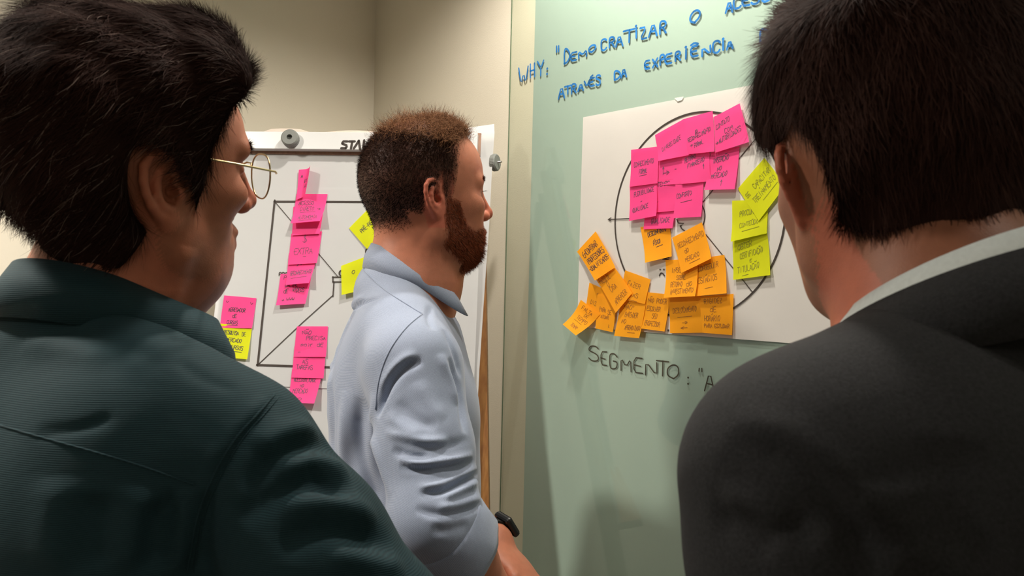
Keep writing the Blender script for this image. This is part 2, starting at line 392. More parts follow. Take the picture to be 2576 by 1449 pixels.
# ------------------------------------------------------------------ sheets, prints and notes stuck on a plane
def basis(n):
    up = np.array([0, 0, 1.0]); up = up - n * (up @ n); up /= np.linalg.norm(up); return np.cross(up, n), up
def sheet(name, q, P, n, off, mat, wave=0.0, bow=0.0, nu=16, nv=16, parent=None, seed=0):
    """q: TL TR BR BL pixels; a sheet of paper lying on the plane"""
    c = [on_plane(x, y, P, n) for x, y in q]; V = []; r = np.random.default_rng(seed); ph = r.uniform(0, 6.28, 6)
    for j in range(nv + 1):
        for i in range(nu + 1):
            u, v = i / nu, j / nv
            p = (c[0] * (1 - u) + c[1] * u) * (1 - v) + (c[3] * (1 - u) + c[2] * u) * v
            h = off + wave * (1 + 0.5 * math.sin(5 * u + ph[0]) * math.sin(4 * v + ph[1]) + 0.5 * math.sin(9 * u + 7 * v + ph[2])) * min(1, 6 * v + .15) + bow * v * v
            V.append(p + n * h)
    Fc = [(j * (nu + 1) + i, (j + 1) * (nu + 1) + i, (j + 1) * (nu + 1) + i + 1, j * (nu + 1) + i + 1) for j in range(nv) for i in range(nu)]
    return mesh_obj(name, V, Fc, mat, parent, True)
def px_line(pts, P, n, off): return ([on_plane(x, y, P + n * off, n) for x, y in pts], n)
INK = {'pink': M_ink, 'orange': M_inko, 'lime': M_inky}
NOTE = {'pink': M_pink, 'orange': M_orange, 'lime': M_yellow}
def note(q, P, n, layer, curl, kind, label, text=(), group=None, ink=None, slope=0.0, lift=0.0, roll=0.0):
    """q: TL TR BR BL pixels of the note (text runs TL -> TR); curl: metres the lower corners stand off (left, right)"""
    if not isinstance(curl, tuple): curl = (curl, curl)
    o0 = 0.0005 + 0.0007 * layer + lift
    c = [on_plane(*q[0], P + n * o0, n), on_plane(*q[1], P + n * o0, n),
         on_plane(*q[2], P + n * (o0 + curl[1]), n), on_plane(*q[3], P + n * (o0 + curl[0]), n)]
    c = [p - n * ((p - P) @ n) for p in c]
    def S(u, v, extra=0.0):
        p = (c[0] * (1 - u) + c[1] * u) * (1 - v) + (c[3] * (1 - u) + c[2] * u) * v
        e = max(0.0, v - 0.25) / 0.75
        h = o0 + (curl[0] * (1 - u) + curl[1] * u) * (0.25 * v + 0.75 * e ** 2) + 0.0006 * math.sin(3 * u + 5 * v + layer)
        if roll: h += roll * max(0, u - 0.45) ** 2 / 0.3
        return p + n * (h + extra)
    nu, nv = 6, 9
    V = [S(i / nu, j / nv) for j in range(nv + 1) for i in range(nu + 1)]
    Fc = [(j * (nu + 1) + i, (j + 1) * (nu + 1) + i, (j + 1) * (nu + 1) + i + 1, j * (nu + 1) + i + 1) for j in range(nv) for i in range(nu)]
    o = tag(mesh_obj('sticky_note', V, Fc, NOTE[kind], None, True), label, 'sticky note', group)
    for (s, u0, u1, v0, hh) in text:
        lines = []
        if s == '_':
            ribbons('underline', [([S(u0 + (u1 - u0) * t, v0 - slope * t * (u1 - u0), 0.0004) for t in np.linspace(0, 1, 6)], n)], 0.0011, ink or INK[kind], o); continue
        k = len(s); cw = (u1 - u0) / k
        for i, ch in enumerate(s):
            for pl in glyph(ch, 0.28):
                lines.append(([S(u0 + cw * (i + 0.82 * a), v0 + hh * (0.5 - b) - slope * cw * (i + .8 * a), 0.0004) for a, b in pl], n))
        if lines: ribbons('handwriting', lines, 0.0011, ink or INK[kind], o)
    return o
# ------------------------------------------------------------------ round poster on the glass
P_po = P_g + n_w * 0.0012
poster = tag(sheet('paper_poster', [(1467, 295), (2105, 173), (2101, 872), (1452, 822)], P_po, n_w, 0.0, M_paper, wave=0.0004, nu=24, nv=20, seed=3),
             'large white paper poster with a printed circle taped to the glass', 'poster')
P_pp = P_po + n_w * 0.0016
cp = np.array([(1563, 460), (1610, 374), (1666, 319), (1727, 287), (1772, 280), (1877, 311), (1920, 354), (1547, 548), (1569, 676), (1975, 548), (1939, 671), (1893, 736), (1845, 775)], float)
e_w, u_w = basis(n_w)
q3 = np.array([on_plane(x, y, P_pp, n_w) for x, y in cp]); a2 = np.stack([(q3 - P_pp) @ e_w, (q3 - P_pp) @ u_w], 1)
# ellipse-free fit: centre + two radii
A = np.c_[a2[:, 0] ** 2, a2[:, 1] ** 2, a2[:, 0], a2[:, 1]]; so = np.linalg.lstsq(A, np.ones(len(A)), rcond=None)[0]
cx, cy = -so[2] / 2 / so[0], -so[3] / 2 / so[1]; kk = 1 + so[0] * cx ** 2 + so[1] * cy ** 2; rx, ry = math.sqrt(kk / so[0]), math.sqrt(kk / so[1])
circ = [P_pp + e_w * (cx + rx * math.cos(t)) + u_w * (cy + ry * math.sin(t)) for t in np.linspace(0, 2 * math.pi, 97)]
PL = lambda pts: px_line(pts, P_pp, n_w, 0.0)
ribbons('printed_circle', [(circ, n_w)], 0.0034, M_print, poster)
for l_ in ([(1904, 345), (1768, 508)], [(1776, 590), (1893, 735)]): ribbons('printed_diagonal', [PL(l_)], 0.0016, M_print, poster)
ribbons('printed_head_arc', [PL(chaikin([(1762, 508), (1773, 530), (1773, 552), (1766, 572)]))], .0022, M_print, poster)
ribbons('printed_nose', [PL([(1702, 551), (1706, 561), (1720, 562), (1711, 569)]), PL(chaikin([(1711, 568), (1716, 577), (1722, 580)]))], .0022, M_print, poster)
ribbons('printed_arrow', [PL([(1584, 550), (1530, 552)]), PL([(1537, 548), (1529, 552), (1537, 556)])], .0022, M_print, poster)
ribbons('printed_mark', [PL([(1667, 652), (1684, 647), (1681, 653), (1667, 652)])], .0022, M_print, poster)
ribbons('printed_frown', [PL([(1660.5, 678)]), PL([(1670, 678)]), PL(chaikin([(1658.5, 694), (1661, 687), (1667, 687), (1672, 694)]))], 0.0024, M_print, poster)
for l_ in ((1680, 792), (1681, 831)): ribbons('printed_dot', [PL([l_])], .003, M_print, poster)
# small clear tape tab at the top edge of the poster
tag(sheet('tape_tab', [(1698, 247), (1721, 243), (1717, 252), (1706, 256)], P_po, n_w, 0.0018, mk('shiny_tape', (0.86, 0.83, 0.76), 0.08, 0.9, nscale=30, namt=0.05), nu=2, nv=2),
    'small shiny tape tab on the top edge of the paper poster', 'tape')
P_n = P_po + n_w * 0.0018
GP, GO, GY = 'pink sticky notes on the round poster', 'orange sticky notes on the round poster', 'lime sticky notes on the round poster'
def np_(q, layer, curl, kind, label, text, slope=0.05, **k): return note(q, P_n, n_w, layer, curl, kind, label, text, {'pink': GP, 'orange': GO, 'lime': GY}[kind], slope=slope, **k)
np_([(1648, 340), (1722, 298), (1735, 390), (1656, 405)], 1, (.006, .003), 'pink', 'pink note reading DIVERSIDADE, bulging, at the top left of the pink cluster', [('DIVERSIDADE', .15, .8, .62, .13)], .3)
np_([(1657, 400), (1726, 392), (1722, 462), (1654, 466)], 0, .002, 'pink', 'pink note with a two-arrow axis drawing in the middle of the pink cluster', [('^', .14, .26, .45, .28), ('>', .18, .5, .56, .2), ('-', .6, .7, .44, .1)], .1)
np_([(1652, 452), (1728, 448), (1722, 528), (1646, 535)], 1, .002, 'pink', 'pink note reading TEMPO below the axis drawing note', [('TEMPO', .04, .46, .15, .13)], .1)
np_([(1588, 377), (1657, 368), (1654, 461), (1584, 470)], 2, .003, 'pink', 'pink note reading CONHECIMENTO FORMAL at the left edge of the pink cluster', [('CONHECIMENTO', .12, .84, .42, .13), ('FORMAL', .32, .62, .62, .13), ('_', .34, .6, .74, 0)], .08)
np_([(1626, 486), (1702, 484), (1692, 574), (1618, 577)], 0, .004, 'pink', 'lowest pink note reading QUALIDADE, half under the FLEXIBILIDADE note', [('GUN', .34, .58, .32, .14), ('QUALIDADE', .24, .88, .78, .14)], .05)
np_([(1584, 466), (1652, 459), (1650, 543), (1583, 556)], 3, (.004, .009), 'pink', 'pink note reading FLEXIBILIDADE below the CONHECIMENTO note', [('FLEXIBILIDADE', .16, .9, .28, .13), ('-', .4, .5, .5, .1), ('QUALIDADE', .12, .7, .72, .13)], .14)
np_([(1716, 385), (1784, 368), (1786, 456), (1714, 463)], 2, .003, 'pink', 'pink note reading RETORNO FINANCEIRO in the middle of the pink cluster', [('RETORNO', .1, .5, .26, .13), ('FINANCEIRO', .2, .82, .45, .13), ('^', .74, .84, .55, .14), ('(@)', .3, .6, .8, .12)], .2)
np_([(1699, 462), (1770, 456), (1763, 545), (1694, 549)], 3, .006, 'pink', 'pink note reading CONFORTO at the lower right of the pink cluster', [('CONFORTO', .06, .6, .37, .14), ('_', .22, .62, .56, 0)], .15)
np_([(1789, 384), (1860, 368), (1848, 476), (1771, 478)], 1, .008, 'pink', 'pink note reading INSERCAO NO MERCADO at the right of the pink cluster', [('INSERÇÃO', .12, .66, .24, .13), ('NO', .3, .46, .46, .11), ('MERCADO', .14, .68, .64, .13), ('^', .48, .6, .82, .13)], .08)
np_([(1717, 300), (1793, 279), (1797, 381), (1732, 388)], 4, (.002, .006), 'pink', 'pink note with a star reading RECONHECIMENTO FORMAL at the top', [('*', .34, .5, .42, .15), ('RECONHECIMENTO', .06, .9, .62, .11), ('>', .12, .22, .78, .1), ('FORMAL', .27, .6, .78, .11)], .25)
np_([(1795, 294), (1861, 260), (1884, 357), (1800, 384)], 4, (.003, .006), 'pink', 'tilted pink note reading CONTATO COM AUTORIDADES at the upper right corner of the cluster', [('CONTATO', .06, .56, .32, .13), ('COM', .34, .62, .52, .12), ('>', .02, .12, .76, .1), ('AUTORIDADES', .13, .86, .72, .13)], .18)
O = lambda *a, **k: np_(*a, **k)
O([(1611, 571), (1684, 566), (1690, 645), (1622, 661)], 0, (.012, .006), 'orange', 'orange note reading DESCONFORTO FISICO directly under the pink notes', [('DESCONFORTO', .22, .88, .24, .13), ('FÍSICO', .36, .62, .5, .12), ('_', .46, .68, .62, 0)], .2, ink=M_inkd)
O([(1748, 652), (1822, 641), (1828, 738), (1750, 745)], 1, .008, 'orange', 'orange note reading CONSEGUIR ESTAGIOS', [('CONSEGUIR', .08, .78, .28, .14), ('ESTÁGIOS', .06, .72, .6, .15), ('_', .3, .56, .82, 0)], .1)
O([(1682, 745), (1762, 742), (1767, 837), (1685, 838)], 1, .003, 'orange', 'orange note reading DESLOCAMENTO with two arrows pointing opposite ways', [('DESLOCAMENTO', .12, .86, .4, .14), ('_', .25, .7, .58, 0), ('>', .38, .62, .73, .1), ('<', .34, .6, .87, .1)], .06)
O([(1758, 746), (1845, 739), (1841, 843), (1767, 837)], 2, .004, 'orange', 'orange note reading RIGIDEZ DE HORARIO beside the DESLOCAMENTO note', [('RIGIDEZ', .14, .68, .15, .13), ('dE', .3, .5, .36, .14), ('HORÁRIO', .1, .62, .6, .14), ('PARA ESTUDAR', .08, .92, .8, .1)], .02)
O([(1674, 654), (1756, 652), (1748, 745), (1670, 749)], 3, .013, 'orange', 'orange note reading INSERIR SOBRE RETORNO DO INVESTIMENTO with a curled lower edge', [('INSERIR', .18, .72, .28, .13), ('SOBRE', .35, .64, .48, .12), ('RETORNO', .18, .56, .66, .13), ('dO', .68, .86, .66, .13), ('INVESTIMENTO', .18, .92, .85, .13)], .03)
O([(1690, 598), (1766, 559), (1789, 650), (1714, 687)], 4, .008, 'orange', 'tilted orange note reading RECONHECIMENTO DO MERCADO', [('RECONHECIMENTO', .1, .96, .28, .14), ('dO', .26, .4, .5, .12), ('MERCADO', .22, .68, .72, .12), ('_', .32, .66, .86, 0)], .0)
O([(1573, 680), (1636, 703), (1622, 765), (1555, 750)], 2, .003, 'orange', 'orange note reading FAZER AS next to the frowning face', [('FAZER', .2, .72, .38, .18), ('AS', .5, .72, .75, .16), ('_', .2, .7, .95, 0)], -.05)
O([(1629, 735), (1686, 741), (1672, 834), (1610, 826)], 1, .005, 'orange', 'orange note reading NAO PODER ESCOLHER SEU PROFESSOR', [('NÃO', .1, .36, .2, .13), ('PODER', .46, .9, .2, .13), ('ESCOLHER', .1, .68, .43, .13), ('SEU', .38, .6, .62, .13), ('PROFESSOR', .14, .78, .83, .13)], .0)
O([(1562, 748), (1626, 757), (1607, 851), (1545, 845)], 3, .007, 'orange', 'orange note reading NAO ENTENDER NO APRENDIZADO, lowest on the poster', [('NÃO+', .18, .62, .22, .13), ('ENTENDER', .26, .78, .42, .13), ('NO', .18, .36, .6, .12), ('APRENDIZADO', .36, .96, .75, .12), ('_', .5, .78, .88, 0)], .02)
O([(1483, 711), (1545, 738), (1530, 815), (1470, 790)], 1, .002, 'orange', 'orange note with a down arrow, partly hidden under the PARA SE note', [('<', .36, .48, .24, .12), ('DIS', .16, .4, .55, .14), ('A', .5, .62, .45, .12)], .0)
O([(1493, 694), (1543, 667), (1590, 737), (1549, 787)], 4, (.008, .004), 'orange', 'long orange note slanting down between two others at the lower left', [('FAZER DE', .08, .6, .2, .14), ('CASA', .3, .62, .5, .14), ('(O)', .2, .5, .36, .2), ('APRENDER', .2, .85, .82, .14)], .0)
O([(1503, 739), (1553, 748), (1541, 836), (1498, 826)], 3, .004, 'orange', 'orange note reading PARA SE beside the bright curled note', [('PARA', .15, .5, .42, .13), ('SE', .6, .82, .46, .13), ('ATUAR', .25, .7, .62, .1), ('z', .7, .78, .84, .1)], .0)
O([(1451, 633), (1499, 582), (1548, 672), (1496, 706)], 5, (.010, .004), 'orange', 'orange note reading ENCONTRAR PROFESSORES QUALIFICADOS, slanting at the left edge', [('ENCONTRAR', .12, .82, .22, .15), ('PROFESSORES', .14, .92, .45, .15), ('-QUALIFICADOS-', .02, 1.0, .66, .13), ('@', .4, .5, .85, .12)], .0, ink=M_inkd)
O([(1461, 754), (1510, 790), (1449, 844), (1415, 816)], 6, (.032, .026), 'orange', 'orange note reading FALTA DE TEMPO, curled out and brightly lit at the corner', [('FALTA', .22, .78, .18, .14), ('DE', .5, .7, .36, .12), ('TEMPO', .25, .85, .55, .13), ('_', .2, .7, .68, 0), ('TEMPO', .3, .72, .84, .1)], .0)
Y = lambda *a, **k: np_(*a, **k)
Y([(1856, 475), (1923, 397), (1976, 468), (1908, 556)], 0, .004, 'lime', 'tilted lime note reading SE CAPACITAR TREINAMENTO beside the man in the suit', [('SE', .08, .2, .32, .11), ('CAPACITAR', .36, .94, .3, .13), ('+', .45, .5, .45, .08), ('TREINAMENTO', .16, .94, .56, .15), ('_', .38, .9, .74, 0)], .0)
Y([(1843, 606), (1930, 586), (1938, 692), (1844, 704)], 0, .005, 'lime', 'lime note reading OBTER CERTIFICACAO E TITULACAO, lowest of the lime notes', [('OBTER', .15, .56, .2, .14), ('CERTIFICAÇÃO', .2, .84, .43, .14), ('E', .46, .52, .58, .08), ('TITULAÇÃO', .12, .72, .78, .15), ('_', .25, .42, .93, 0)], .12)
Y([(1842, 505), (1932, 502), (1929, 587), (1838, 608)], 1, (.008, .002), 'lime', 'lime note reading PROCURAR CONTEUDO above the OBTER note', [('PROCURAR', .22, .74, .34, .13), ('CONTEÚDO', .22, .76, .64, .12), ('_', .3, .78, .8, 0)], .1)

# ------------------------------------------------------------------ flip chart easel
yw, ln = math.radians(5), math.radians(12)
e_f = np.array([math.cos(yw), -math.sin(yw), 0]); back = np.array([math.sin(yw), math.cos(yw), 0])
u_f = math.cos(ln) * np.array([0, 0, 1.0]) + math.sin(ln) * back; n_f = np.cross(e_f, u_f)
P_f = at_depth(590, 860, 1.82)
def fa(px, py): p = on_plane(px, py, P_f, n_f) - P_f; return float(p @ e_f), float(p @ u_f)
def fp(a, c, h=0.0): return P_f + e_f * a + u_f * c + n_f * h
aL, cT = fa(577, 340)[0], fa(900, 341)[1]; aR = fa(1204, 360)[0]; cB = fa(900, 385)[1]
hgt = P_f[2]; cF = -hgt / u_f[2]                                     # floor along the lean
chart = tag(empty('flip_chart', (*fp((aL + aR) / 2, cF)[:2], 0)), 'wooden easel flip chart with white pad, clamp bar and taped canvas print', 'flip chart')
def fbox(name, a0, a1, c0, c1, h0, h1, mat, bev=0.0):
    M = Matrix(((e_f[0], u_f[0], n_f[0], P_f[0]), (e_f[1], u_f[1], n_f[1], P_f[1]), (e_f[2], u_f[2], n_f[2], P_f[2]), (0, 0, 0, 1)))
    return adopt(box(name, (a0, c0, h0), (a1, c1, h1), mat, None, M, bev), chart)
fbox('backboard', aL + .01, aR - .004, cT - .98, cT - .004, -.018, -.008, M_white)
fbox('top_rail', aL + .004, aR + .006, cB - .006, cT + .006, -.008, .006, M_rail)
bar = fbox('clamp_bar', aL, aR, cB, cT, .006, .022, M_white, .0015)
fbox('tray', aL + .02, aR - .02, cT - 1.0, cT - .98, -.02, .05, M_wood, .002)
def leg_prism(a_top, c_top, a_bot, w=.016, h0=-.045, h1=-.019):
    V = [fp(a + da, c, hh) for a, c in ((a_top, c_top), (a_bot, cF + .004)) for da, hh in ((-w, h0), (w, h0), (w, h1), (-w, h1))]
    bm = bmesh.new(); vs = [bm.verts.new(tuple(p)) for p in V]
    for f in ((0, 1, 2, 3), (7, 6, 5, 4), (0, 4, 5, 1), (1, 5, 6, 2), (2, 6, 7, 3), (3, 7, 4, 0)): bm.faces.new([vs[i] for i in f])
    return adopt(bm_obj('leg', bm, M_wood), chart)
aR1, aR2 = fa(1197, 420)[0], fa(1207, 1240)[0]; cR1, cR2 = fa(1197, 420)[1], fa(1207, 1240)[1]
aRb = aR1 + (aR2 - aR1) * (cF - cR1) / (cR2 - cR1)
leg_prism(aR1, cT - .05, aRb); leg_prism(aL + .05, cT - .05, aL + .05 - (aRb - aR1))
rl0, rl1 = fp((aL + aR) / 2, cT - .1, -.05), np.array([*(fp((aL + aR) / 2, cT - .1)[:2] + back[:2] * 0.24), 0.012])
adopt(tube('rear_leg', [rl0, rl1], 0.013, M_wood, None, 8), chart)
def disc(name, c, ax, r, th, mat, knurl=0, parent=None, hole=0.0, bev=.003):
    ax = np.asarray(ax, float); ax /= np.linalg.norm(ax); s = np.cross(ax, [0.1, 0.2, 1.0]); s /= np.linalg.norm(s); t = np.cross(ax, s)
    n = 72 if knurl else 24; V, Fc = [], []
    prof = [(hole, th * .6) if hole else (1e-4, th), (hole, th) if hole else (r * .4, th), (r - bev, th), (r, th - bev), (r, bev * .5), (r - bev * .5, 0), (1e-4, 0)]
    if hole: prof = [(1e-4, th * .55)] + prof
    for k in range(n):
        an = 2 * math.pi * k / n; kr = 1 - (0.022 if knurl and k % 2 else 0)
        for rr, z in prof:
            q = rr * (kr if rr >= r - 1e-9 else 1); V.append(np.asarray(c) + ax * z + q * (math.cos(an) * s + math.sin(an) * t))
    m = len(prof)
    for k in range(n):
        for j in range(m - 1):
            Fc.append((k * m + j, k * m + j + 1, ((k + 1) % n) * m + j + 1, ((k + 1) % n) * m + j))
    return mesh_obj(name, V, Fc, mat, parent, False)
kn = disc('clamp_knob', fp(*fa(741, 361), .022), n_f + e_f * .12, .0205, .02, M_grey, 1, None, .0065); adopt(kn, chart)
b = disc('knob_bolt', fp(*fa(739, 359), .033), n_f, .0035, .004, M_steel, 0, None, 0, .0008); b.parent = kn; b.matrix_parent_inverse = kn.matrix_world.inverted() @ Matrix.Translation(-Vector(chart.location))
ck = fp(*fa(1238, 405), -.012)
kn2 = adopt(disc('side_knob', ck, e_f + n_f * .35, .0205, .013, M_grey, 1), chart)
b2 = tube('knob_bolt', [ck, ck + (e_f + n_f * .35) * .022], .0025, M_steel, None, 8); adopt(b2, chart)
# maker's lettering on the bar (sits on the bar's face, .022 proud)
LZ = lambda pts: px_line([(600 + x / 7.155, 310 + y / 7.155) for x, y in pts], P_f, n_f, .0224)
lg = ribbons('bar_lettering', [LZ([(1962, 327), (1884, 327), (1872, 345), (1868, 366)]), LZ([(1868, 366), (1945, 398), (1948, 420), (1930, 448)]), LZ([(1930, 449), (1850, 449)]),
              LZ([(1990, 327), (2092, 327)]), LZ([(2046, 338), (2024, 458)]), LZ([(2074, 455), (2122, 385), (2166, 312)]), LZ([(2166, 318), (2178, 400), (2188, 472)]),
              LZ([(2262, 306), (2246, 438)]), LZ([(2246, 440), (2330, 440)])], .0058, M_print)
adopt(lg, chart)
# pad pages
pg = sheet('pad_page', [(588, 384), (1196, 386), (1188, 1290), (520, 1290)], P_f, n_f, .0015, M_page, wave=.0005, nu=20, nv=28, seed=5); adopt(pg, chart)
# page folded back over the top, sticking out on the right
def loose_page():
    P = [[(1150, 325), (1200, 318), (1243, 312)], [(1150, 345), (1200, 341), (1244, 336)], [(1150, 420), (1200, 420), (1238, 420)], [(1150, 560), (1195, 560), (1231, 560)],
         [(1150, 760), (1190, 760), (1217, 760)], [(1150, 930), (1185, 930), (1206, 930)], [(1150, 1100), (1180, 1100), (1197, 1100)], [(1145, 1260), (1175, 1260), (1190, 1260)]]
    Hh = [[-.006, -.02, -.03], [-.004, .003, .006], [-.006, -.003, .002], [-.006, 0, -.006], [-.006, -.002, -.008], [-.006, -.003, 0], [-.006, -.003, -.004], [-.006, -.004, -.002]]
    rows = []
    for i in range(len(P) - 1):
        for t in np.linspace(0, 1, 5)[:4]:
            rows.append([(np.array([*P[i][k], Hh[i][k]]) * (1 - t) + np.array([*P[i + 1][k], Hh[i + 1][k]]) * t) for k in range(3)])
    rows.append([np.array([*P[-1][k], Hh[-1][k]]) for k in range(3)])
    V = []
    for r_ in rows:
        for t in np.linspace(0, 2, 9):
            k = min(1, int(t)); w = t - k; x, y, h = r_[k] * (1 - w) + r_[k + 1] * w
            h += .0025 * math.sin(x * .09 + y * .05) * (1 if y > 340 else 0) * max(0, 1 - abs(y - 400) / 120) * min(1, (x - 1150) / 40)
            V.append(on_plane(x, y, P_f + n_f * h, n_f))
    nR = len(rows); Fc = [(j * 9 + i, (j + 1) * 9 + i, (j + 1) * 9 + i + 1, j * 9 + i + 1) for j in range(nR - 1) for i in range(8)]
    return mesh_obj('loose_page', V, Fc, M_page, None, True)
adopt(loose_page(), chart)
# shiny wrap of the folded pages above the bar
tp = [[(585, 342), (900, 341), (1170, 340)], [(585, 331), (900, 329), (1170, 327)]]
V = []
for t in np.linspace(0, 1, 5):
    for i in range(25):
        x = 585 + (1170 - 585) * i / 24; y0 = 342 - 2 * i / 24; y1 = 332 - 4 * i / 24 + (2.2 * math.sin(i * .9) if 0 < i < 24 else 0) - (6 if 4 <= i <= 7 else 0)
        V.append(on_plane(x, y0 + (y1 - y0) * t, P_f + n_f * (.004 - .02 * t), n_f))
adopt(mesh_obj('folded_pages', V, [(j * 25 + i, (j + 1) * 25 + i, (j + 1) * 25 + i + 1, j * 25 + i + 1) for j in range(4) for i in range(24)],
               mk('glossy_wrap', (0.72, 0.62, 0.55), .18, .7, nscale=25, namt=.08), None, True), chart)
# canvas print taped on the pad
canvas = tag(sheet('canvas_print', [(586, 472), (1212, 476), (1192, 993), (549, 966)], P_f, n_f, .0030, M_page, wave=.0006, nu=24, nv=20, seed=9),
             'white printed canvas sheet with a black square taped on the flip chart', 'poster')
PF = lambda pts: px_line(pts, P_f, n_f, .0046)
ribbons('printed_square', [PF([(690, 507), (930, 508), (1180, 512)]), PF([(691, 504), (648, 919)]), PF([(646, 918), (740, 921), (1150, 934)])], .0046, M_print, canvas)
for l_ in ([(692, 508), (772, 603), (850, 696)], [(648, 918), (760, 812), (838, 742)]): ribbons('printed_diagonal', [PF(l_)], .0018, M_print, canvas)
ribbons('printed_gift_box', [PF([(836, 697), (900, 697)]), PF([(837, 709), (900, 709)]), PF([(837.5, 696), (837.5, 710)]), PF([(840, 709), (837.5, 746)]),
        PF(chaikin([(866, 680), (856, 680), (852, 687), (856, 694), (866, 694)]))], .0026, M_print, canvas)
def print_text(s, x, y, cw, hh, w):
    ln_ = []
    for i, ch in enumerate(s):
        for pl in glyph(ch, 0.0): ln_.append(PF([(x + i * cw * 1.25 + a * cw, y - b * hh) for a, b in pl]))
    return ribbons('printed_word', ln_, w, M_print, canvas)
print_text('PRO', 702, 694, 6.0, 9, .0018)
print_text('E', 920, 641, 6, 15, .003)
GF, GL, GK = 'pink sticky notes on the flip chart', 'lime sticky notes on the flip chart', None
P_c = P_f + n_f * .0048
def fn(q, layer, curl, kind, label, text, slope=0.0, **k): return note(q, P_c, n_f, layer, curl, kind, label, text, GF if kind == 'pink' else GL, slope=slope, ink=k.pop('ink', M_ink if kind == 'pink' else M_inkd), **k)
fn([(738, 520), (815, 516), (804, 588), (734, 592)], 0, .004, 'pink', 'blank pink note on the flip chart below the ACESSO DIRETO note', [])
fn([(746, 488), (824, 488), (805, 556), (731, 562)], 1, (.016, .022), 'pink', 'pink note reading ACESSO DIRETO AUTONOMIA, its lower edge curled out', [('ACESSO', .12, .62, .3, .13), ('DIRETO', .2, .66, .5, .14), ('>', .76, .9, .52, .1), ('_', .22, .72, .62, 0), ('AUTONOMIA', .2, .84, .8, .14), ('_', .24, .7, .92, 0)])
fn([(752, 427), (788, 424), (777, 490), (745, 503)], 2, (.004, .006), 'pink', 'narrow rolled pink note at the top of the flip chart column', [('A', .2, .34, .22, .12), ('DE', .5, .75, .42, .1), ('AS', .52, .76, .62, .1)], roll=.022, ink=M_inkd)
fn([(733, 588), (810, 582), (797, 662), (724, 666)], 0, .005, 'pink', 'pink note reading EXTRA under a dollar sign', [('$', .42, .56, .2, .22), ('EXTRA', .16, .8, .58, .2), ('_', .48, .58, .76, 0)])
fn([(706, 689), (784, 690), (768, 764), (694, 768)], 0, (.009, .006), 'pink', 'pink note reading ONLINE DE VIDEOS WWW, lowest of the tall column', [('P', .14, .22, .12, .12), ('ONLINE', .2, .62, .36, .11), ('dE', .18, .34, .55, .14), ('VÍDEOS', .46, .86, .52, .14), ('>', .16, .26, .84, .08), ('WWW', .32, .6, .82, .1)], ink=M_inkd)
fn([(727, 637), (798, 640), (777, 712), (718, 717)], 1, (.006, .016), 'pink', 'pink note reading RECONHECIMENTO below a star', [('*', .36, .56, .3, .22), ('RECONHECIMENTO', .14, .95, .64, .14), ('_', .18, .8, .8, 0)], .08)
fn([(564, 743), (645, 750), (634, 826), (552, 824)], 0, .002, 'pink', 'pink note reading AGREGADOR DE CURSOS with two small arrows', [('AGREGADOR', .2, .72, .42, .12), ('dE', .34, .48, .62, .12), ('CURSOS', .2, .54, .82, .11), ('_', .22, .54, .91, 0), ('v', .1, .18, .18, .1), ('v', .84, .92, .18, .1)], -.02, ink=M_inkd)
fn([(553, 814), (634, 820.5), (622, 904), (545, 897)], 1, .004, 'lime', 'lime note reading PESQUISA DE MERCADO CURSOS beside the green shirt collar', [('PESQUISA', .16, .62, .24, .12), ('DE', .72, .84, .26, .12), ('MERCADO', .24, .74, .46, .12), ('CURSOS', .38, .82, .68, .12), ('_', .4, .78, .8, 0)], -.02)
fn([(745, 927), (802, 925), (792, 996), (735, 996)], 0, .003, 'pink', 'pink note mostly hidden under the ACESSIBILIDADE note', [])
fn([(747, 821), (825, 821), (820, 898), (738, 898)], 0, .003, 'pink', 'pink note reading NAO PRECISA SAIR DE, next to the blue shirt sleeve', [('NÃO', .2, .5, .2, .13), ('PRECISA', .34, .96, .38, .13), ('sair dE', .18, .9, .6, .12)])
fn([(741, 871), (820, 873), (814, 952), (733, 950)], 1, .003, 'pink', 'pink note reading ELIMINA AS TAREFAS', [('ELIMINA', .12, .62, .26, .15), ('AS', .3, .48, .47, .14), ('TAREFAS', .12, .64, .66, .14)])
fn([(735, 929), (812, 930), (790, 1015), (723, 1013)], 2, (.008, .014), 'pink', 'pink note reading ACESSIBILIDADE NO MERCADO with a small face', [('ACESSIBILIDADE', .1, .86, .3, .13), ('nO', .34, .48, .48, .1), ('MERCADO', .12, .66, .64, .13), ('o', .36, .52, .86, .12)])
fn([(878, 574), (930, 522), (982, 577), (923, 626)], 0, (.003, .02), 'lime', 'tilted lime note reading PRE behind the neck of the man in blue', [('PRÉ-RE', .22, .72, .38, .13), ('C', .6, .68, .6, .12)])
fn([(858, 669), (935, 640), (944, 722), (859, 742)], 0, (.004, .0), 'lime', 'lime note bulging out below the PRE note', [('O', .34, .44, .35, .12)], lift=.006)
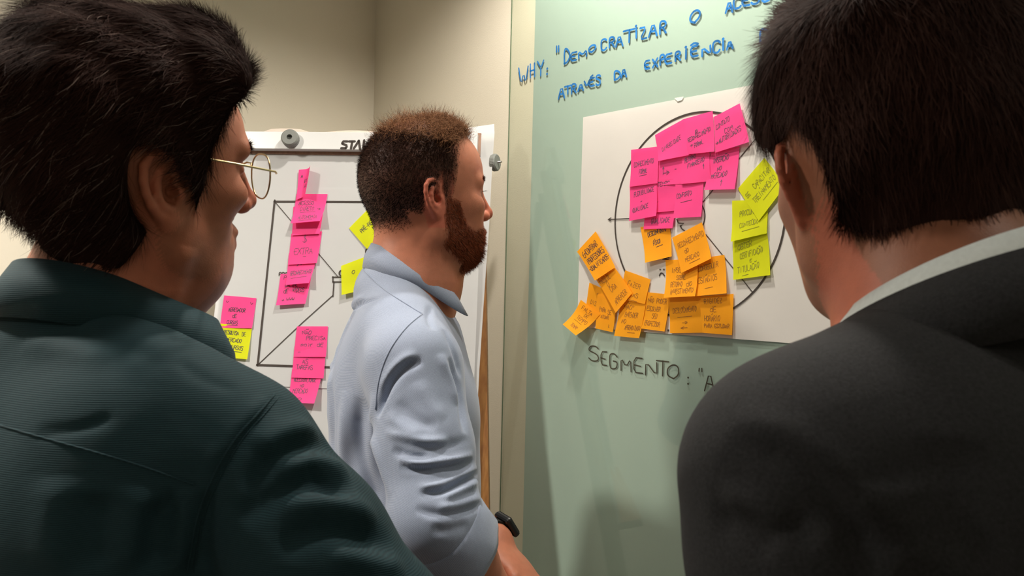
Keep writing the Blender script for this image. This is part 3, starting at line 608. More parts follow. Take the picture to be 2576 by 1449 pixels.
# ------------------------------------------------------------------ people: implicit surfaces meshed with surface nets
class Vox:
    def __init__(s, xs, ys, zs):
        s.ax = [np.asarray(a, np.float32) for a in (xs, ys, zs)]
        s.D = np.full([len(a) for a in s.ax], 0.2, np.float32)
    def blk(s, lo, hi):
        sl = []
        for a, l, h in zip(s.ax, lo, hi):
            i0 = max(0, int(np.searchsorted(a, l)) - 1); i1 = min(len(a), int(np.searchsorted(a, h)) + 2)
            if i1 <= i0: return None
            sl.append(slice(i0, i1))
        sl = tuple(sl)
        return sl, s.ax[0][sl[0]][:, None, None], s.ax[1][sl[1]][None, :, None], s.ax[2][sl[2]][None, None, :]
    def put(s, lo, hi, fn, k=0.01, mode='add', pad=0.03):
        b = s.blk(np.asarray(lo) - k - pad, np.asarray(hi) + k + pad)
        if b is None: return
        sl, X, Y, Z = b; d = fn(X, Y, Z).astype(np.float32); a = s.D[sl]
        if mode == 'add':
            h = np.maximum(k - np.abs(a - d), 0) / k if k > 0 else 0; s.D[sl] = np.minimum(a, d) - h * h * k * 0.25
        else:                                   # carve
            d = -d; h = np.maximum(k - np.abs(a - d), 0) / k if k > 0 else 0; s.D[sl] = np.maximum(a, d) + h * h * k * 0.25
    def mesh(s, smooth=2):
        return surface_nets(s.D, s.ax, smooth)
def surface_nets(D, ax, smooth=2):
    S = D < 0; n = np.array(D.shape) - 1
    c = np.zeros(n, np.uint8)
    for i in (0, 1):
        for j in (0, 1):
            for k in (0, 1): c += S[i:n[0] + i, j:n[1] + j, k:n[2] + k]
    I = np.argwhere((c > 0) & (c < 8)).astype(np.int32); ids = np.full(n, -1, np.int32); ids[I[:, 0], I[:, 1], I[:, 2]] = np.arange(len(I))
    P = np.zeros((len(I), 3), np.float32); cnt = np.zeros(len(I), np.float32)
    for axis in range(3):
        o = [a for a in range(3) if a != axis]
        for p in (0, 1):
            for q in (0, 1):
                off = np.zeros(3, np.int32); off[o[0]] = p; off[o[1]] = q; off2 = off.copy(); off2[axis] = 1
                A = I + off; B = I + off2; va = D[A[:, 0], A[:, 1], A[:, 2]]; vb = D[B[:, 0], B[:, 1], B[:, 2]]
                m = (va < 0) != (vb < 0); t = np.where(m, va / np.where(m, va - vb, 1), 0)
                pos = A.astype(np.float32); pos[:, axis] += t; P[m] += pos[m]; cnt[m] += 1
    P /= cnt[:, None]
    V = np.stack([np.interp(P[:, a], np.arange(len(ax[a])), ax[a]) for a in range(3)], 1)
    Fs = []
    for axis in range(3):
        o = [a for a in range(3) if a != axis]; s0 = [slice(None)] * 3; s1 = [slice(None)] * 3
        s0[axis] = slice(0, -1); s1[axis] = slice(1, None); a, b = S[tuple(s0)], S[tuple(s1)]
        E = np.argwhere(a != b).astype(np.int32); flip = a[E[:, 0], E[:, 1], E[:, 2]]
        ok = (E[:, o[0]] > 0) & (E[:, o[1]] > 0) & (E[:, o[0]] < n[o[0]]) & (E[:, o[1]] < n[o[1]]); E = E[ok]; flip = flip[ok]
        q = []
        for p, r in ((1, 1), (0, 1), (0, 0), (1, 0)):
            G = E.copy(); G[:, o[0]] -= p; G[:, o[1]] -= r; q.append(ids[G[:, 0], G[:, 1], G[:, 2]])
        q = np.stack(q, 1)
        if axis == 1: flip = ~flip
        q[~flip] = q[~flip][:, ::-1]; Fs.append(q)
    Fq = np.concatenate(Fs); Fq = Fq[(Fq >= 0).all(1)]
    for _ in range(smooth): V = lap(V, Fq, 0.5)
    return V, Fq
def lap(V, Fq, w=0.5):
    acc = np.zeros_like(V); c = np.zeros(len(V))
    for k in range(4):
        a, b = Fq[:, k], Fq[:, (k + 1) % 4]
        for d in range(3): acc[:, d] += np.bincount(a, V[b, d], len(V)) + np.bincount(b, V[a, d], len(V))
        c += np.bincount(a, minlength=len(V)) + np.bincount(b, minlength=len(V))
    return V + w * (acc / np.maximum(c, 1)[:, None] - V)
def vnormals(V, Fq):
    fn_ = np.cross(V[Fq[:, 2]] - V[Fq[:, 0]], V[Fq[:, 3]] - V[Fq[:, 1]]); N = np.zeros_like(V)
    for k in range(4):
        for d in range(3): N[:, d] += np.bincount(Fq[:, k], fn_[:, d], len(V))
    return N / (np.linalg.norm(N, axis=1, keepdims=True) + 1e-12)
def grid(lo, hi, step, fine=()):
    """axis samples: step outside, finer inside the (a, b, step) intervals"""
    x = [lo]
    while x[-1] < hi:
        st = step
        for a, b, f in fine:
            if a <= x[-1] < b: st = min(st, f)
        x.append(x[-1] + st)
    return np.array(x)
class Fr:
    """a local frame: columns of R are its axes in the world"""
    def __init__(s, o, R): s.o = np.asarray(o, float); s.R = np.asarray(R, float)
    def w(s, p): return s.o + s.R @ np.asarray(p, float)
    def loc(s, V): return (V - s.o) @ s.R
    def L(s, X, Y, Z):
        x, y, z = X - s.o[0], Y - s.o[1], Z - s.o[2]; R = s.R
        return R[0, 0] * x + R[1, 0] * y + R[2, 0] * z, R[0, 1] * x + R[1, 1] * y + R[2, 1] * z, R[0, 2] * x + R[1, 2] * y + R[2, 2] * z
def rot(yaw=0, pitch=0, roll=0):
    """x forward, y left, z up; yaw about z, pitch>0 looks up, roll>0 leans to the right"""
    cy, sy, cp, sp, cr, sr = math.cos(yaw), math.sin(yaw), math.cos(pitch), math.sin(pitch), math.cos(roll), math.sin(roll)
    Rz = np.array([[cy, -sy, 0], [sy, cy, 0], [0, 0, 1]]); Ry = np.array([[cp, 0, -sp], [0, 1, 0], [sp, 0, cp]]); Rx = np.array([[1, 0, 0], [0, cr, -sr], [0, sr, cr]])
    return Rz @ Ry @ Rx
def ell(v, fr, c, r, k=0.01, mode='add', R=None):
    """ellipsoid at local c with radii r, optionally turned by local R"""
    r = np.asarray(r, float); f2 = Fr(fr.w(c), fr.R if R is None else fr.R @ R); m = r.max()
    def fn(X, Y, Z):
        x, y, z = f2.L(X, Y, Z)
        k0 = np.sqrt((x / r[0]) ** 2 + (y / r[1]) ** 2 + (z / r[2]) ** 2); k1 = np.sqrt((x / r[0] ** 2) ** 2 + (y / r[1] ** 2) ** 2 + (z / r[2] ** 2) ** 2)
        return k0 * (k0 - 1) / np.maximum(k1, 1e-6)
    v.put(f2.o - m, f2.o + m, fn, k, mode)
def cap(v, fr, a, b, ra, rb, k=0.01, mode='add', sq=None):
    """tapered capsule between local points; sq=(dir, factor) squeezes the section along a local direction"""
    A, B = fr.w(a), fr.w(b); ba = B - A; l2 = float(ba @ ba); m = max(ra, rb)
    if sq is not None:
        u = fr.R @ np.asarray(sq[0], float); u /= np.linalg.norm(u); u = u - ba * (u @ ba) / l2; u /= np.linalg.norm(u); fac = 1 / sq[1]; m = m * max(1, sq[1])
    def fn(X, Y, Z):
        x, y, z = X - A[0], Y - A[1], Z - A[2]
        h = np.clip((x * ba[0] + y * ba[1] + z * ba[2]) / l2, 0, 1)
        x, y, z = x - h * ba[0], y - h * ba[1], z - h * ba[2]; r = ra + (rb - ra) * h
        if sq is None: return np.sqrt(x * x + y * y + z * z) - r
        q = x * u[0] + y * u[1] + z * u[2]; qs = q * (fac - 1)
        l = np.sqrt((x + qs * u[0]) ** 2 + (y + qs * u[1]) ** 2 + (z + qs * u[2]) ** 2)
        return (l - r) * min(1.0, 1 / fac)
    v.put(np.minimum(A, B) - m, np.maximum(A, B) + m, fn, k, mode)
def chain(v, fr, pts, rad, k=0.01, mode='add', sq=None):
    rad = np.broadcast_to(np.asarray(rad, float), (len(pts),))
    for i in range(len(pts) - 1): cap(v, fr, pts[i], pts[i + 1], rad[i], rad[i + 1], k, mode, sq)

def add_ear(v, h, sd, sc=1.0, flare=30, zoff=0.0, xoff=0.0, lean=12):
    """ear on side sd (+1 left, -1 right): plate, helix, antihelix, tragus, lobe, concha"""
    a = math.radians(flare); l = math.radians(lean)
    # ear plane axes in head coordinates: f (forward), u (up), o (outward)
    f = np.array([math.cos(a), -sd * math.sin(a), 0]); o = np.array([math.sin(a), sd * math.cos(a), 0]); u = np.array([0, 0, 1.0])
    f, u = f * math.cos(l) + u * math.sin(l), u * math.cos(l) - f * math.sin(l)
    Re = np.stack([f, np.cross(u, f), u], 1)
    so = 1.0 if np.dot(Re[:, 1], o) > 0 else -1.0
    e = Fr(h.w((-0.006 + xoff, sd * 0.0735, 0.001 + zoff)), h.R @ Re)
    q = lambda x, y, z: (x * sc, so * y * sc, z * sc)
    ell(v, e, q(-0.006, 0.000, 0.004), (0.0175 * sc, 0.0042 * sc, 0.029 * sc), 0.006)
    ell(v, e, q(-0.003, 0.004, 0.0), (0.0105 * sc, 0.0075 * sc, 0.0145 * sc), 0.002, 'sub')
    hel = [(0.003, 0.002, 0.002), (0.0075, 0.004, 0.010), (0.0085, 0.0045, 0.020), (0.004, 0.005, 0.029), (-0.004, 0.0055, 0.0335), (-0.013, 0.006, 0.0325),
           (-0.0205, 0.0065, 0.026), (-0.0240, 0.007, 0.015), (-0.0238, 0.0065, 0.004), (-0.0205, 0.005, -0.008), (-0.0150, 0.0035, -0.018), (-0.0090, 0.002, -0.025)]
    chain(v, e, [q(*p) for p in hel], np.array([.0026, .0030, .0034, .0037, .0039, .0040, .0041, .0040, .0038, .0036, .0038, .0045]) * sc, 0.0015)
    anti = [(0.002, 0.0035, 0.023), (-0.0075, 0.0045, 0.018), (-0.0125, 0.0055, 0.008), (-0.0135, 0.0055, -0.002), (-0.0105, 0.005, -0.0115), (-0.0045, 0.004, -0.0155)]
    chain(v, e, [q(*p) for p in anti], np.array([.0025, .0032, .0034, .0034, .0034, .0034]) * sc, 0.003)
    ell(v, e, q(0.0085, 0.003, -0.004), (0.0040 * sc, 0.0052 * sc, 0.0072 * sc), 0.004)                 # tragus
    ell(v, e, q(-0.0045, 0.0022, -0.0255), (0.0085 * sc, 0.0048 * sc, 0.0100 * sc), 0.005)             # lobe
    ell(v, e, q(0.0015, 0.001, -0.003), (0.005 * sc, 0.010 * sc, 0.007 * sc), 0.002, 'sub')            # canal
    return e
def add_head(v, h, nose=1.0, ear=1.0, flare=12, chin=1.0, eyes=True, ear_lean=12, brow=0.0, ears=(1, -1), mx=0.0, cx=0.0, cz=0.0, tip=1.0, ez=0.0):
    """head in frame h: x forward, y left, z up, origin between the ear canals; skull first, returns nothing"""
    E = lambda c, r, k=0.02, m='add', R=None: ell(v, h, c, r, k, m, R)
    E((-0.004, 0, 0.040), (0.094, 0.0745, 0.092)); E((-0.03, 0, 0.03), (0.068, 0.073, 0.07), 0.03)
    E((0.036, 0, 0.046), (0.060, 0.060, 0.064), 0.03)
    E((0.034 + mx, 0, -0.020), (0.057, 0.060, 0.080), 0.03)
    for s in (1, -1):
        chain(v, h, [(-0.002, s * 0.058, -0.020), (0.006, s * 0.0545, -0.056), (0.040 + cx * .4, s * 0.040, -0.083), (0.072 + cx, s * 0.014, -0.101 + cz)], [.014, .016, .015, .014], 0.03)
        E((0.060, s * 0.048, -0.008), (0.026, 0.017, 0.017), 0.02)
        cap(v, h, (0.090 + brow, s * 0.010, 0.038 + ez), (0.076 + brow, s * 0.046, 0.036 + ez), .0095, .0085, 0.014)
        E((0.056 + mx * 1.7, s * 0.036, -0.045), (0.030, 0.022, 0.034), 0.025)
    E((0.074 + mx, 0, -0.058), (0.027, 0.034, 0.036), 0.02)
    E((0.083 * chin + cx, 0, -0.098 + cz), (0.017, 0.021, 0.017), 0.016)
    E((0.045, 0, -0.085 + cz * .6), (0.04, 0.036, 0.026), 0.03)
    for s in (1, -1):
        E((0.103, s * 0.034, 0.017 + ez), (0.020, 0.021, 0.0145), 0.016, 'sub')
        E((0.0765, s * 0.0325, 0.019 + ez), (0.0130, 0.0135, 0.0125), 0.004)
        cap(v, h, (0.0885, s * 0.021, 0.0155 + ez), (0.0825, s * 0.044, 0.0165 + ez), .0022, .002, 0.006)
        if eyes: chain(v, h, [(0.0912, s * 0.022, 0.0175 + ez), (0.0925, s * 0.0325, 0.0205 + ez), (0.0865, s * 0.043, 0.0185 + ez)], .0011, 0.0015, 'sub')
    n = nose
    cap(v, h, (0.093, 0, 0.028 + ez), (0.1165 * n, 0, -0.016), .0075, .0082, 0.012, sq=((0, 1, 0), 1.05))
    E((0.1175 * n, 0, -0.0215), (0.0115 * tip, 0.0110 * tip, 0.0105 * tip), 0.006)
    for s in (1, -1):
        E((0.1060 * n, s * 0.0115, -0.0255), (0.0105, 0.0070, 0.0085), 0.006)
        E((0.1095 * n, s * 0.0070, -0.0350), (0.0052, 0.0034, 0.0058), 0.002, 'sub')
    cap(v, h, (0.104, 0, -0.031), (0.1145 * n, 0, -0.0295), .004, .004, 0.005)
    E((0.0985 + mx, 0, -0.0525), (0.0090, 0.0225, 0.0075), 0.008); E((0.0965 + mx, 0, -0.0665), (0.0092, 0.0205, 0.0072), 0.007)
    chain(v, h, [(0.092 + mx, 0.026, -0.0605), (0.1035 + mx, 0.010, -0.0592), (0.1045 + mx, 0, -0.0598), (0.1035 + mx, -0.010, -0.0592), (0.092 + mx, -0.026, -0.0605)], .0012, 0.002, 'sub')
    E((0.101 + (mx + cx) * .5, 0, -0.0785), (0.007, 0.018, 0.0045), 0.008, 'sub')
    D0 = v.D.copy()
    for s in ears: add_ear(v, h, s, ear, flare, lean=ear_lean)
    return D0
def field_at(D, ax, V):
    i = [np.clip(np.searchsorted(ax[a], V[:, a]), 1, len(ax[a]) - 1) for a in range(3)]
    return D[i[0], i[1], i[2]]
def hair_volume(h, tfun, g=.003, smooth=2):
    v = Vox(*[grid(h.o[a] - .17, h.o[a] + .17, g) for a in range(3)])
    ell(v, h, (-0.004, 0, 0.040), (0.094, 0.0745, 0.092), .02); ell(v, h, (-0.03, 0, 0.03), (0.068, 0.073, 0.07), 0.03); ell(v, h, (0.036, 0, 0.046), (0.060, 0.060, 0.064), 0.03)
    ell(v, h, (0.034, 0, -0.020), (0.057, 0.060, 0.080), 0.03); cap(v, h, (-.015, 0, -.03), (-.045, 0, -.14), .056, .064, .035)
    x, y, z = h.L(v.ax[0][:, None, None], v.ax[1][None, :, None], v.ax[2][None, None, :])
    v.D = v.D - tfun(x, y, z).astype(np.float32); return v.mesh(smooth)
def ear_free(x, y, z, cx=-.012, rx=.029, rz=.042, lean=.22):
    q = np.sqrt(((x - cx + lean * z) / rx) ** 2 + ((z - .001) / rz) ** 2); return np.maximum(sstep(q, .92, 1.18), (np.abs(y) < .045) * 1.0)
def sstep(x, a, b):
    t = np.clip((x - a) / (b - a), 0, 1); return t * t * (3 - 2 * t)
def strands(name, P, N, dirs, length, nseg, width, mat, parent, lift=0.3, curl=0.0, gravity=0.0, rs=None, root_in=0.003, wig=0.15, cols=None, bendn=None):
    """tapered ribbons growing from points P (normals N) along dirs; one mesh"""
    rs = rs or np.random.default_rng(1); n = len(P)
    length = np.broadcast_to(np.asarray(length, float), (n,)).copy() * rs.uniform(0.7, 1.25, n); width = np.broadcast_to(np.asarray(width, float), (n,))
    p = P - N * root_in; d = dirs + N * np.broadcast_to(np.asarray(lift, float), (n,))[:, None] + rs.normal(0, wig, (n, 3)); d /= np.linalg.norm(d, axis=1, keepdims=True)
    axis = rs.normal(0, 1, (n, 3)); axis /= np.linalg.norm(axis, axis=1, keepdims=True); ph = rs.uniform(0, 6.28, n)
    rows = []
    for k in range(nseg + 1):
        t = k / nseg; w = width * (1 - 0.85 * t ** 1.5)
        s = np.cross(N, d); ln_ = np.linalg.norm(s, axis=1, keepdims=True); s = np.where(ln_ > 1e-3, s / np.maximum(ln_, 1e-9), axis)
        rows.append((p + s * (w * .5)[:, None], p - s * (w * .5)[:, None]))
        if k < nseg:
            p = p + d * (length / nseg)[:, None]
            if curl: d = d + curl * (np.cross(axis, d) + 0.3 * rs.normal(0, 1, (n, 3)))
            d = d + rs.normal(0, wig * .4, (n, 3)) - np.array([0, 0, gravity])
            if bendn is not None: d = d - N * bendn
            d /= np.linalg.norm(d, axis=1, keepdims=True)
    R = np.stack([np.stack(r, 1) for r in rows], 1).reshape(n, -1, 3)          # n, (nseg+1)*2, 3
    m = R.shape[1]; V = R.reshape(-1, 3); b = (np.arange(n) * m)[:, None, None]
    q = np.array([[2 * k, 2 * k + 1, 2 * k + 3, 2 * k + 2] for k in range(nseg)])[None]
    Fq = (b + q).reshape(-1, 4)
    c = None if cols is None else np.repeat(cols, m, axis=0)
    return np_mesh(name, V, Fq, mat, parent, True, c)
def sample_surface(V, Fq, wt, n, rs):
    """n random surface points with probability ~ area * wt (per vertex)"""
    A = np.linalg.norm(np.cross(V[Fq[:, 2]] - V[Fq[:, 0]], V[Fq[:, 3]] - V[Fq[:, 1]]), axis=1) * wt[Fq].mean(1)
    c = np.cumsum(A); f = np.searchsorted(c, rs.uniform(0, c[-1], n)); f = np.minimum(f, len(Fq) - 1)
    a, b = rs.uniform(0, 1, (2, n)); w = np.stack([(1 - a) * (1 - b), a * (1 - b), a * b, (1 - a) * b], 1)
    N = vnormals(V, Fq); P = (V[Fq[f]] * w[:, :, None]).sum(1); Nn = (N[Fq[f]] * w[:, :, None]).sum(1)
    return P, Nn / np.linalg.norm(Nn, axis=1, keepdims=True)
def tangent(dirs, N):
    d = dirs - N * (dirs * N).sum(1, keepdims=True); return d / (np.linalg.norm(d, axis=1, keepdims=True) + 1e-9)
class Caster:
    def __init__(s, V, Fq): s.t = BVHTree.FromPolygons(V.tolist(), Fq.tolist())
    def px(s, x, y):
        d = ray(x, y); d = d / np.linalg.norm(d); r = s.t.ray_cast(Vector(CAM), Vector(d))
        if r[0] is None:
            for e in (1, 2, 3, 5, 8, 12):
                for ddx, ddy in ((e, 0), (-e, 0), (0, e), (0, -e)):
                    d2 = ray(x + ddx * 4, y + ddy * 4); r = s.t.ray_cast(Vector(CAM), Vector(d2 / np.linalg.norm(d2)))
                    if r[0] is not None: return np.array(r[0]), np.array(r[1])
            return None
        return np.array(r[0]), np.array(r[1])
    def line(s, pts, n=24):
        P = np.array(pts, float); t = np.linspace(0, len(P) - 1, n); Q = chaikin(P, 2)
        seg_ = np.r_[0, np.cumsum(np.linalg.norm(np.diff(Q, axis=0), axis=1))]; tt = np.linspace(0, seg_[-1], n)
        out = [s.px(np.interp(v, seg_, Q[:, 0]), np.interp(v, seg_, Q[:, 1])) for v in tt]
        return [o for o in out if o is not None]
def press(V, N, line, amp, w, taper=True, steep=0.0):
    """raise (amp>0) or sink (amp<0) the surface along a 3-D line; w = half width"""
    if len(line) < 2: return V
    L = np.array([p for p, _ in line]); lo, hi = L.min(0) - 3 * w, L.max(0) + 3 * w
    m = np.where(((V > lo) & (V < hi)).all(1))[0]
    if len(m) == 0: return V
    v = V[m]; best = np.full(len(m), 1e9); par = np.zeros(len(m))
    for i in range(len(L) - 1):
        a, ba = L[i], L[i + 1] - L[i]; h = np.clip(((v - a) @ ba) / max(ba @ ba, 1e-12), 0, 1); q = v - a - h[:, None] * ba; dd = (q * q).sum(1)
        u = dd < best; best[u] = dd[u]; par[u] = (i + h[u]) / (len(L) - 1)
    g = np.exp(-best / (w * w)) * amp
    if taper: g *= np.clip(np.minimum(par, 1 - par) * 5, 0.0, 1) ** 0.7
    V = V.copy(); V[m] += N[m] * g[:, None]; return V
M_skin = mk('skin', (0.5, 0.28, 0.2), 0.5, 0.35, nscale=90, namt=0.06, bump=0.25, bscale=900, sss=0.12, attr=True)
def hair_mat(name, col, rough=0.45, spec=0.4):
    m = mk(name, col, .8, .06, attr=True, nscale=25, namt=0.15); return m
M_hair = hair_mat('hair', (0.03, 0.02, 0.015))
def hand(v, wrist, d, nrm, thumb, curl=0.5, k=0.006, sc=1.0):
    """hand from the wrist along d; nrm = back of the hand; thumb = +1/-1 side along cross(nrm, d)"""
    d = np.asarray(d, float); d /= np.linalg.norm(d); nrm = np.asarray(nrm, float); nrm = nrm - d * (nrm @ d); nrm /= np.linalg.norm(nrm); s = np.cross(nrm, d) * thumb
    f = Fr(wrist, np.stack([d, s, nrm], 1)); q = lambda x, y, z: (x * sc, y * sc, z * sc)
    ell(v, f, q(.05, 0, 0), (.052 * sc, .040 * sc, .0155 * sc), .015)
    for y, l, x0 in ((.029, .070, .088), (.010, .078, .094), (-.010, .073, .092), (-.028, .058, .084)):
        p = np.array([x0, y, 0.0]); pts = [p - [.03, y * .25, 0], p]; a = 0.15
        for fr_ in (.45, .32, .23):
            a += curl; p = p + np.array([math.cos(a), y * .8, -math.sin(a)]) * l * fr_; pts.append(p)
        chain(v, f, [q(*t) for t in pts], np.array([.0095, .0095, .0085, .0078, .0068]) * sc, .004)
    p = [(.018, .026, -.004), (.042, .050, -.012), (.066, .058, -.022), (.088, .054, -.032)]
    chain(v, f, [q(*t) for t in p], np.array([.014, .0115, .0095, .008]) * sc, .008)
def trousers_shoes(who, B, mat, shoe_mat, waist, gap=.1, fwd=.0, wr=(.115, .168)):
    v = Vox(grid(B.o[0] - .42, B.o[0] + .42, .016), grid(B.o[1] - .42, B.o[1] + .42, .016), grid(.04, waist + .02, .016))
    ell(v, B, (fwd, 0, waist - .20), (wr[0], wr[1], .20), .05)
    cap(v, B, (fwd, 0, waist - .12), (fwd, 0, waist - .05), wr[0] - .004, wr[0] - .012, .05, sq=((0, 1, 0), wr[1] / wr[0]))
    for s in (1, -1):
        chain(v, B, [(fwd, s * .085, waist - .24), (fwd + .02, s * gap, .52), (fwd - .01, s * gap, .07)], [.092, .068, .062], .05)
    V, Fq = v.mesh(2); o = np_mesh('trousers', V, Fq, mat)
    adopt(o, who)
    for s in (1, -1):
        v = Vox(grid(B.o[0] - .42, B.o[0] + .42, .012), grid(B.o[1] - .42, B.o[1] + .42, .012), grid(-.01, .14, .01))
        cap(v, B, (fwd - .06, s * gap, .045), (fwd + .14, s * (gap + .015), .035), .044, .036, .03); cap(v, B, (fwd - .02, s * gap, .06), (fwd - .02, s * gap, .1), .045, .05, .03)
        v.D = np.maximum(v.D, 0.001 - v.ax[2][None, None, :]); V, Fq = v.mesh(1); adopt(np_mesh('shoe', V, Fq, shoe_mat), who)
def collar_sheet(name, rows, mat, who, th=.0022, smooth=True):
    """rows: list of equally long 3-D polylines across the collar (neck edge first); gives it thickness"""
    R = np.array(rows, float); m, n = R.shape[:2]; T = np.gradient(R, axis=1); U = np.gradient(R, axis=0); N = np.cross(U, T); N /= np.linalg.norm(N, axis=2, keepdims=True) + 1e-9
    V = np.concatenate([(R + N * th / 2).reshape(-1, 3), (R - N * th / 2).reshape(-1, 3)]); k = m * n; Fc = []
    for i in range(m - 1):
        for j in range(n - 1):
            a = i * n + j; Fc.append((a, a + 1, a + n + 1, a + n)); Fc.append((k + a, k + a + n, k + a + n + 1, k + a + 1))
    ring = [i for i in range(n)] + [i * n + n - 1 for i in range(1, m)] + [(m - 1) * n + j for j in range(n - 2, -1, -1)] + [i * n for i in range(m - 2, 0, -1)]
    for a, b in zip(ring, ring[1:] + ring[:1]): Fc.append((a, k + a, k + b, b))
    return adopt(np_mesh(name, V, np.array(Fc), mat, None, smooth), who)
def hexc(r, g, b):
    f = lambda c: ((c / 255 + .055) / 1.055) ** 2.4 if c > 10 else c / 255 / 12.92
    return np.array([f(r), f(g), f(b)])

def eye_tint(L_, ez=0.0):
    out = np.zeros(len(L_))
    for s in (1, -1):
        P = [(.0912, s * .022, .0175 + ez), (.0925, s * .0325, .0205 + ez), (.0865, s * .043, .0185 + ez)]
        for a, b in zip(P[:-1], P[1:]):
            a, b = np.array(a), np.array(b); ba = b - a; t = np.clip(((L_ - a) @ ba) / (ba @ ba), 0, 1); d = np.linalg.norm(L_ - a - t[:, None] * ba, axis=1); out = np.maximum(out, 1 - sstep(d, .0022, .0042))
    return out[:, None]

# ================================================================== the man in the light blue shirt
def man_blue():
    rs = np.random.default_rng(21)
    h = Fr((-.148, 1.30, 1.671), rot(math.radians(26), math.radians(3), math.radians(2)))
    B = Fr((0, 0, 0), rot(math.radians(13))); nb = h.w((-.030, 0, -.112)); B.o = np.array([nb[0], nb[1], 0]); zN = nb[2]           # zN: base of the neck
    who = tag(empty('person', (B.o[0], B.o[1], 0)), 'bearded man in a light blue shirt with rolled sleeves facing the glass board', 'person')
    # joints
    shR, shL = B.w((-.005, -.180, zN - .140)), B.w((-.005, .180, zN - .140))
    elR = at_depth(1098, 1312, 1.02); wrR = at_depth(1310, 1620, 1.10)
    elL = B.w((.0, .235, 1.17)); wrL = at_depth(1246, 1362, 1.19)
    I = Fr((0, 0, 0), np.eye(3))
    hp = at_depth(1345, 1500, 1.13)
    lo = np.minimum(h.o, B.o) - .35; hi = np.maximum(h.o, B.o) + .35
    hx, hy, hz = h.o; fx = [(hx - .125, hx + .145, .0018)]; fy = [(hy - .125, hy + .145, .0018)]; fz = [(hz - .15, hz + .145, .0018), (.93, 1.2, .005)]
    fx.append((wrL[0] - .06, wrR[0] + .12, .005)); fy.append((wrR[1] - .12, wrL[1] + .08, .005))
    v = Vox(grid(B.o[0] - .3, B.o[0] + .45, .012, fx), grid(B.o[1] - .36, B.o[1] + .36, .012, fy), grid(.8, hz + .17, .012, fz))
    D0 = add_head(v, h, nose=.965, ear=.88, flare=16, tip=.88, cx=-.006, cz=.013, ez=-.008)
    # neck, thin torso and arms under the shirt
    cap(v, I, h.w((-.015, 0, -.03)), nb, .056, .064, .035); cap(v, I, h.w((.01, 0, -.06)), nb + B.R @ np.array([.03, 0, -.02]), .05, .06, .03)
    ell(v, B, (0, 0, zN - .22), (.085, .13, .24), .05)
    for s_, e_, w_ in ((shR, elR, wrR), (shL, elL, wrL)):
        cap(v, I, s_, e_, .042, .040, .03); m_ = e_ * .72 + w_ * .28; cap(v, I, e_, m_, .041, .043, .02); cap(v, I, m_, w_, .043, .027, .02)
    hand(v, wrL, at_depth(1330, 1470, 1.12) - wrL, np.array([.6, -.1, .8]), -1, .35)
    hand(v, wrR, wrR - elR + np.array([.02, .06, .0]), np.array([-.3, -.9, .3]), 1, .5)
    V, Fq = v.mesh(1); isear = (field_at(D0, v.ax, V) > .0025)
    L_ = h.loc(V); x, y, z = L_.T; ay = np.abs(y)
    skin = np.tile(hexc(180, 114, 88), (len(V), 1)); red = hexc(190, 98, 76)
    m = sstep(x, .085, .115)[:, None] * (z < .0)[:, None] * .5; skin = skin * (1 - m) + red * m
    earm = ((ay > .072) & (np.abs(x + .01) < .035) & (np.abs(z) < .045))[:, None] * .55; skin = skin * (1 - earm) + hexc(190, 96, 78) * earm
    # beard and buzz-cut density
    zb = np.interp(x, [-.02, .0, .012, .035, .05, .065, .085, .10, .12], [-.09, -.05, .010, .002, -.036, -.044, -.040, -.036, -.036])
    beard = sstep(zb - z, 0, .012) * sstep(x, .000, .014) * (1 - sstep(ay, .076, .082)) * sstep(z, -.118, -.106)
    lipm = ((np.abs(z + .06) < .0085) & (ay < .021) & (x > .092)); beard[lipm] = 0; skin[lipm] = hexc(176, 92, 80)
    zl = np.interp(x, [-.10, -.06, -.03, -.014, .004, .010, .020, .026, .032, .038, .045, .06], [-.040, -.036, -.024, .01, .038, -.005, -.006, .030, .055, .085, .115, .16])
    buzz = np.minimum(sstep(z - zl, -.018, .016), 1 - sstep(x + .35 * np.maximum(0, .05 - z), .016, .044)) * ((hz - V[:, 2]) < .12)
    top = sstep(z + .12 * x, .090, .114)                                                                    # thinning crown
    hm = np.clip(np.maximum(buzz, .6 * top * (1 - sstep(x, .04, .07))) * (1 - .45 * top), 0, 1) * .82 * (1 - .45 * sstep(x, -.01, .03) * sstep(.05 - z, 0, .04))
    inhead = (np.abs(L_) < .15).all(1) & ~(isear & (ay > .06))
    hm = hm * inhead; beard = beard * inhead
    skin = skin * (1 - hm[:, None]) + hexc(34, 22, 18) * hm[:, None]; skin = skin * (1 - .75 * beard[:, None]) + hexc(96, 48, 32) * (.75 * beard[:, None])
    sb = (sstep(x, .002, .016) * sstep(.045 - z, 0, .03) * buzz * inhead)[:, None] * .7; skin = skin * (1 - sb) + hexc(92, 52, 36) * sb
    ey = eye_tint(L_, -.008); skin = skin * (1 - ey) + hexc(34, 22, 18) * ey
    body = adopt(np_mesh('body', V, Fq, M_skin, None, True, skin), who)
    # hair: dense cropped sides, fuzzy curls on top, beard, brows, lashes
    fx_, ly_, uz_ = h.R[:, 0], h.R[:, 1], h.R[:, 2]
    w = buzz * (1 - top * .93) * inhead; P, N = sample_surface(V, Fq, w, 26000, rs)
    l3 = h.loc(P); dd = np.outer(-np.ones(len(P)), fx_) * .5 - uz_ * .8
    tone = rs.uniform(.7, 1.2, (len(P), 1)); lv = np.maximum(sstep(l3[:, 2], .0, .09), 1.6 * sstep(l3[:, 0], .0, .02) * sstep(.04 - l3[:, 2], 0, .03))[:, None]
    col = (hexc(20, 13, 11) * (1 - lv) + hexc(48, 30, 23) * lv) * tone
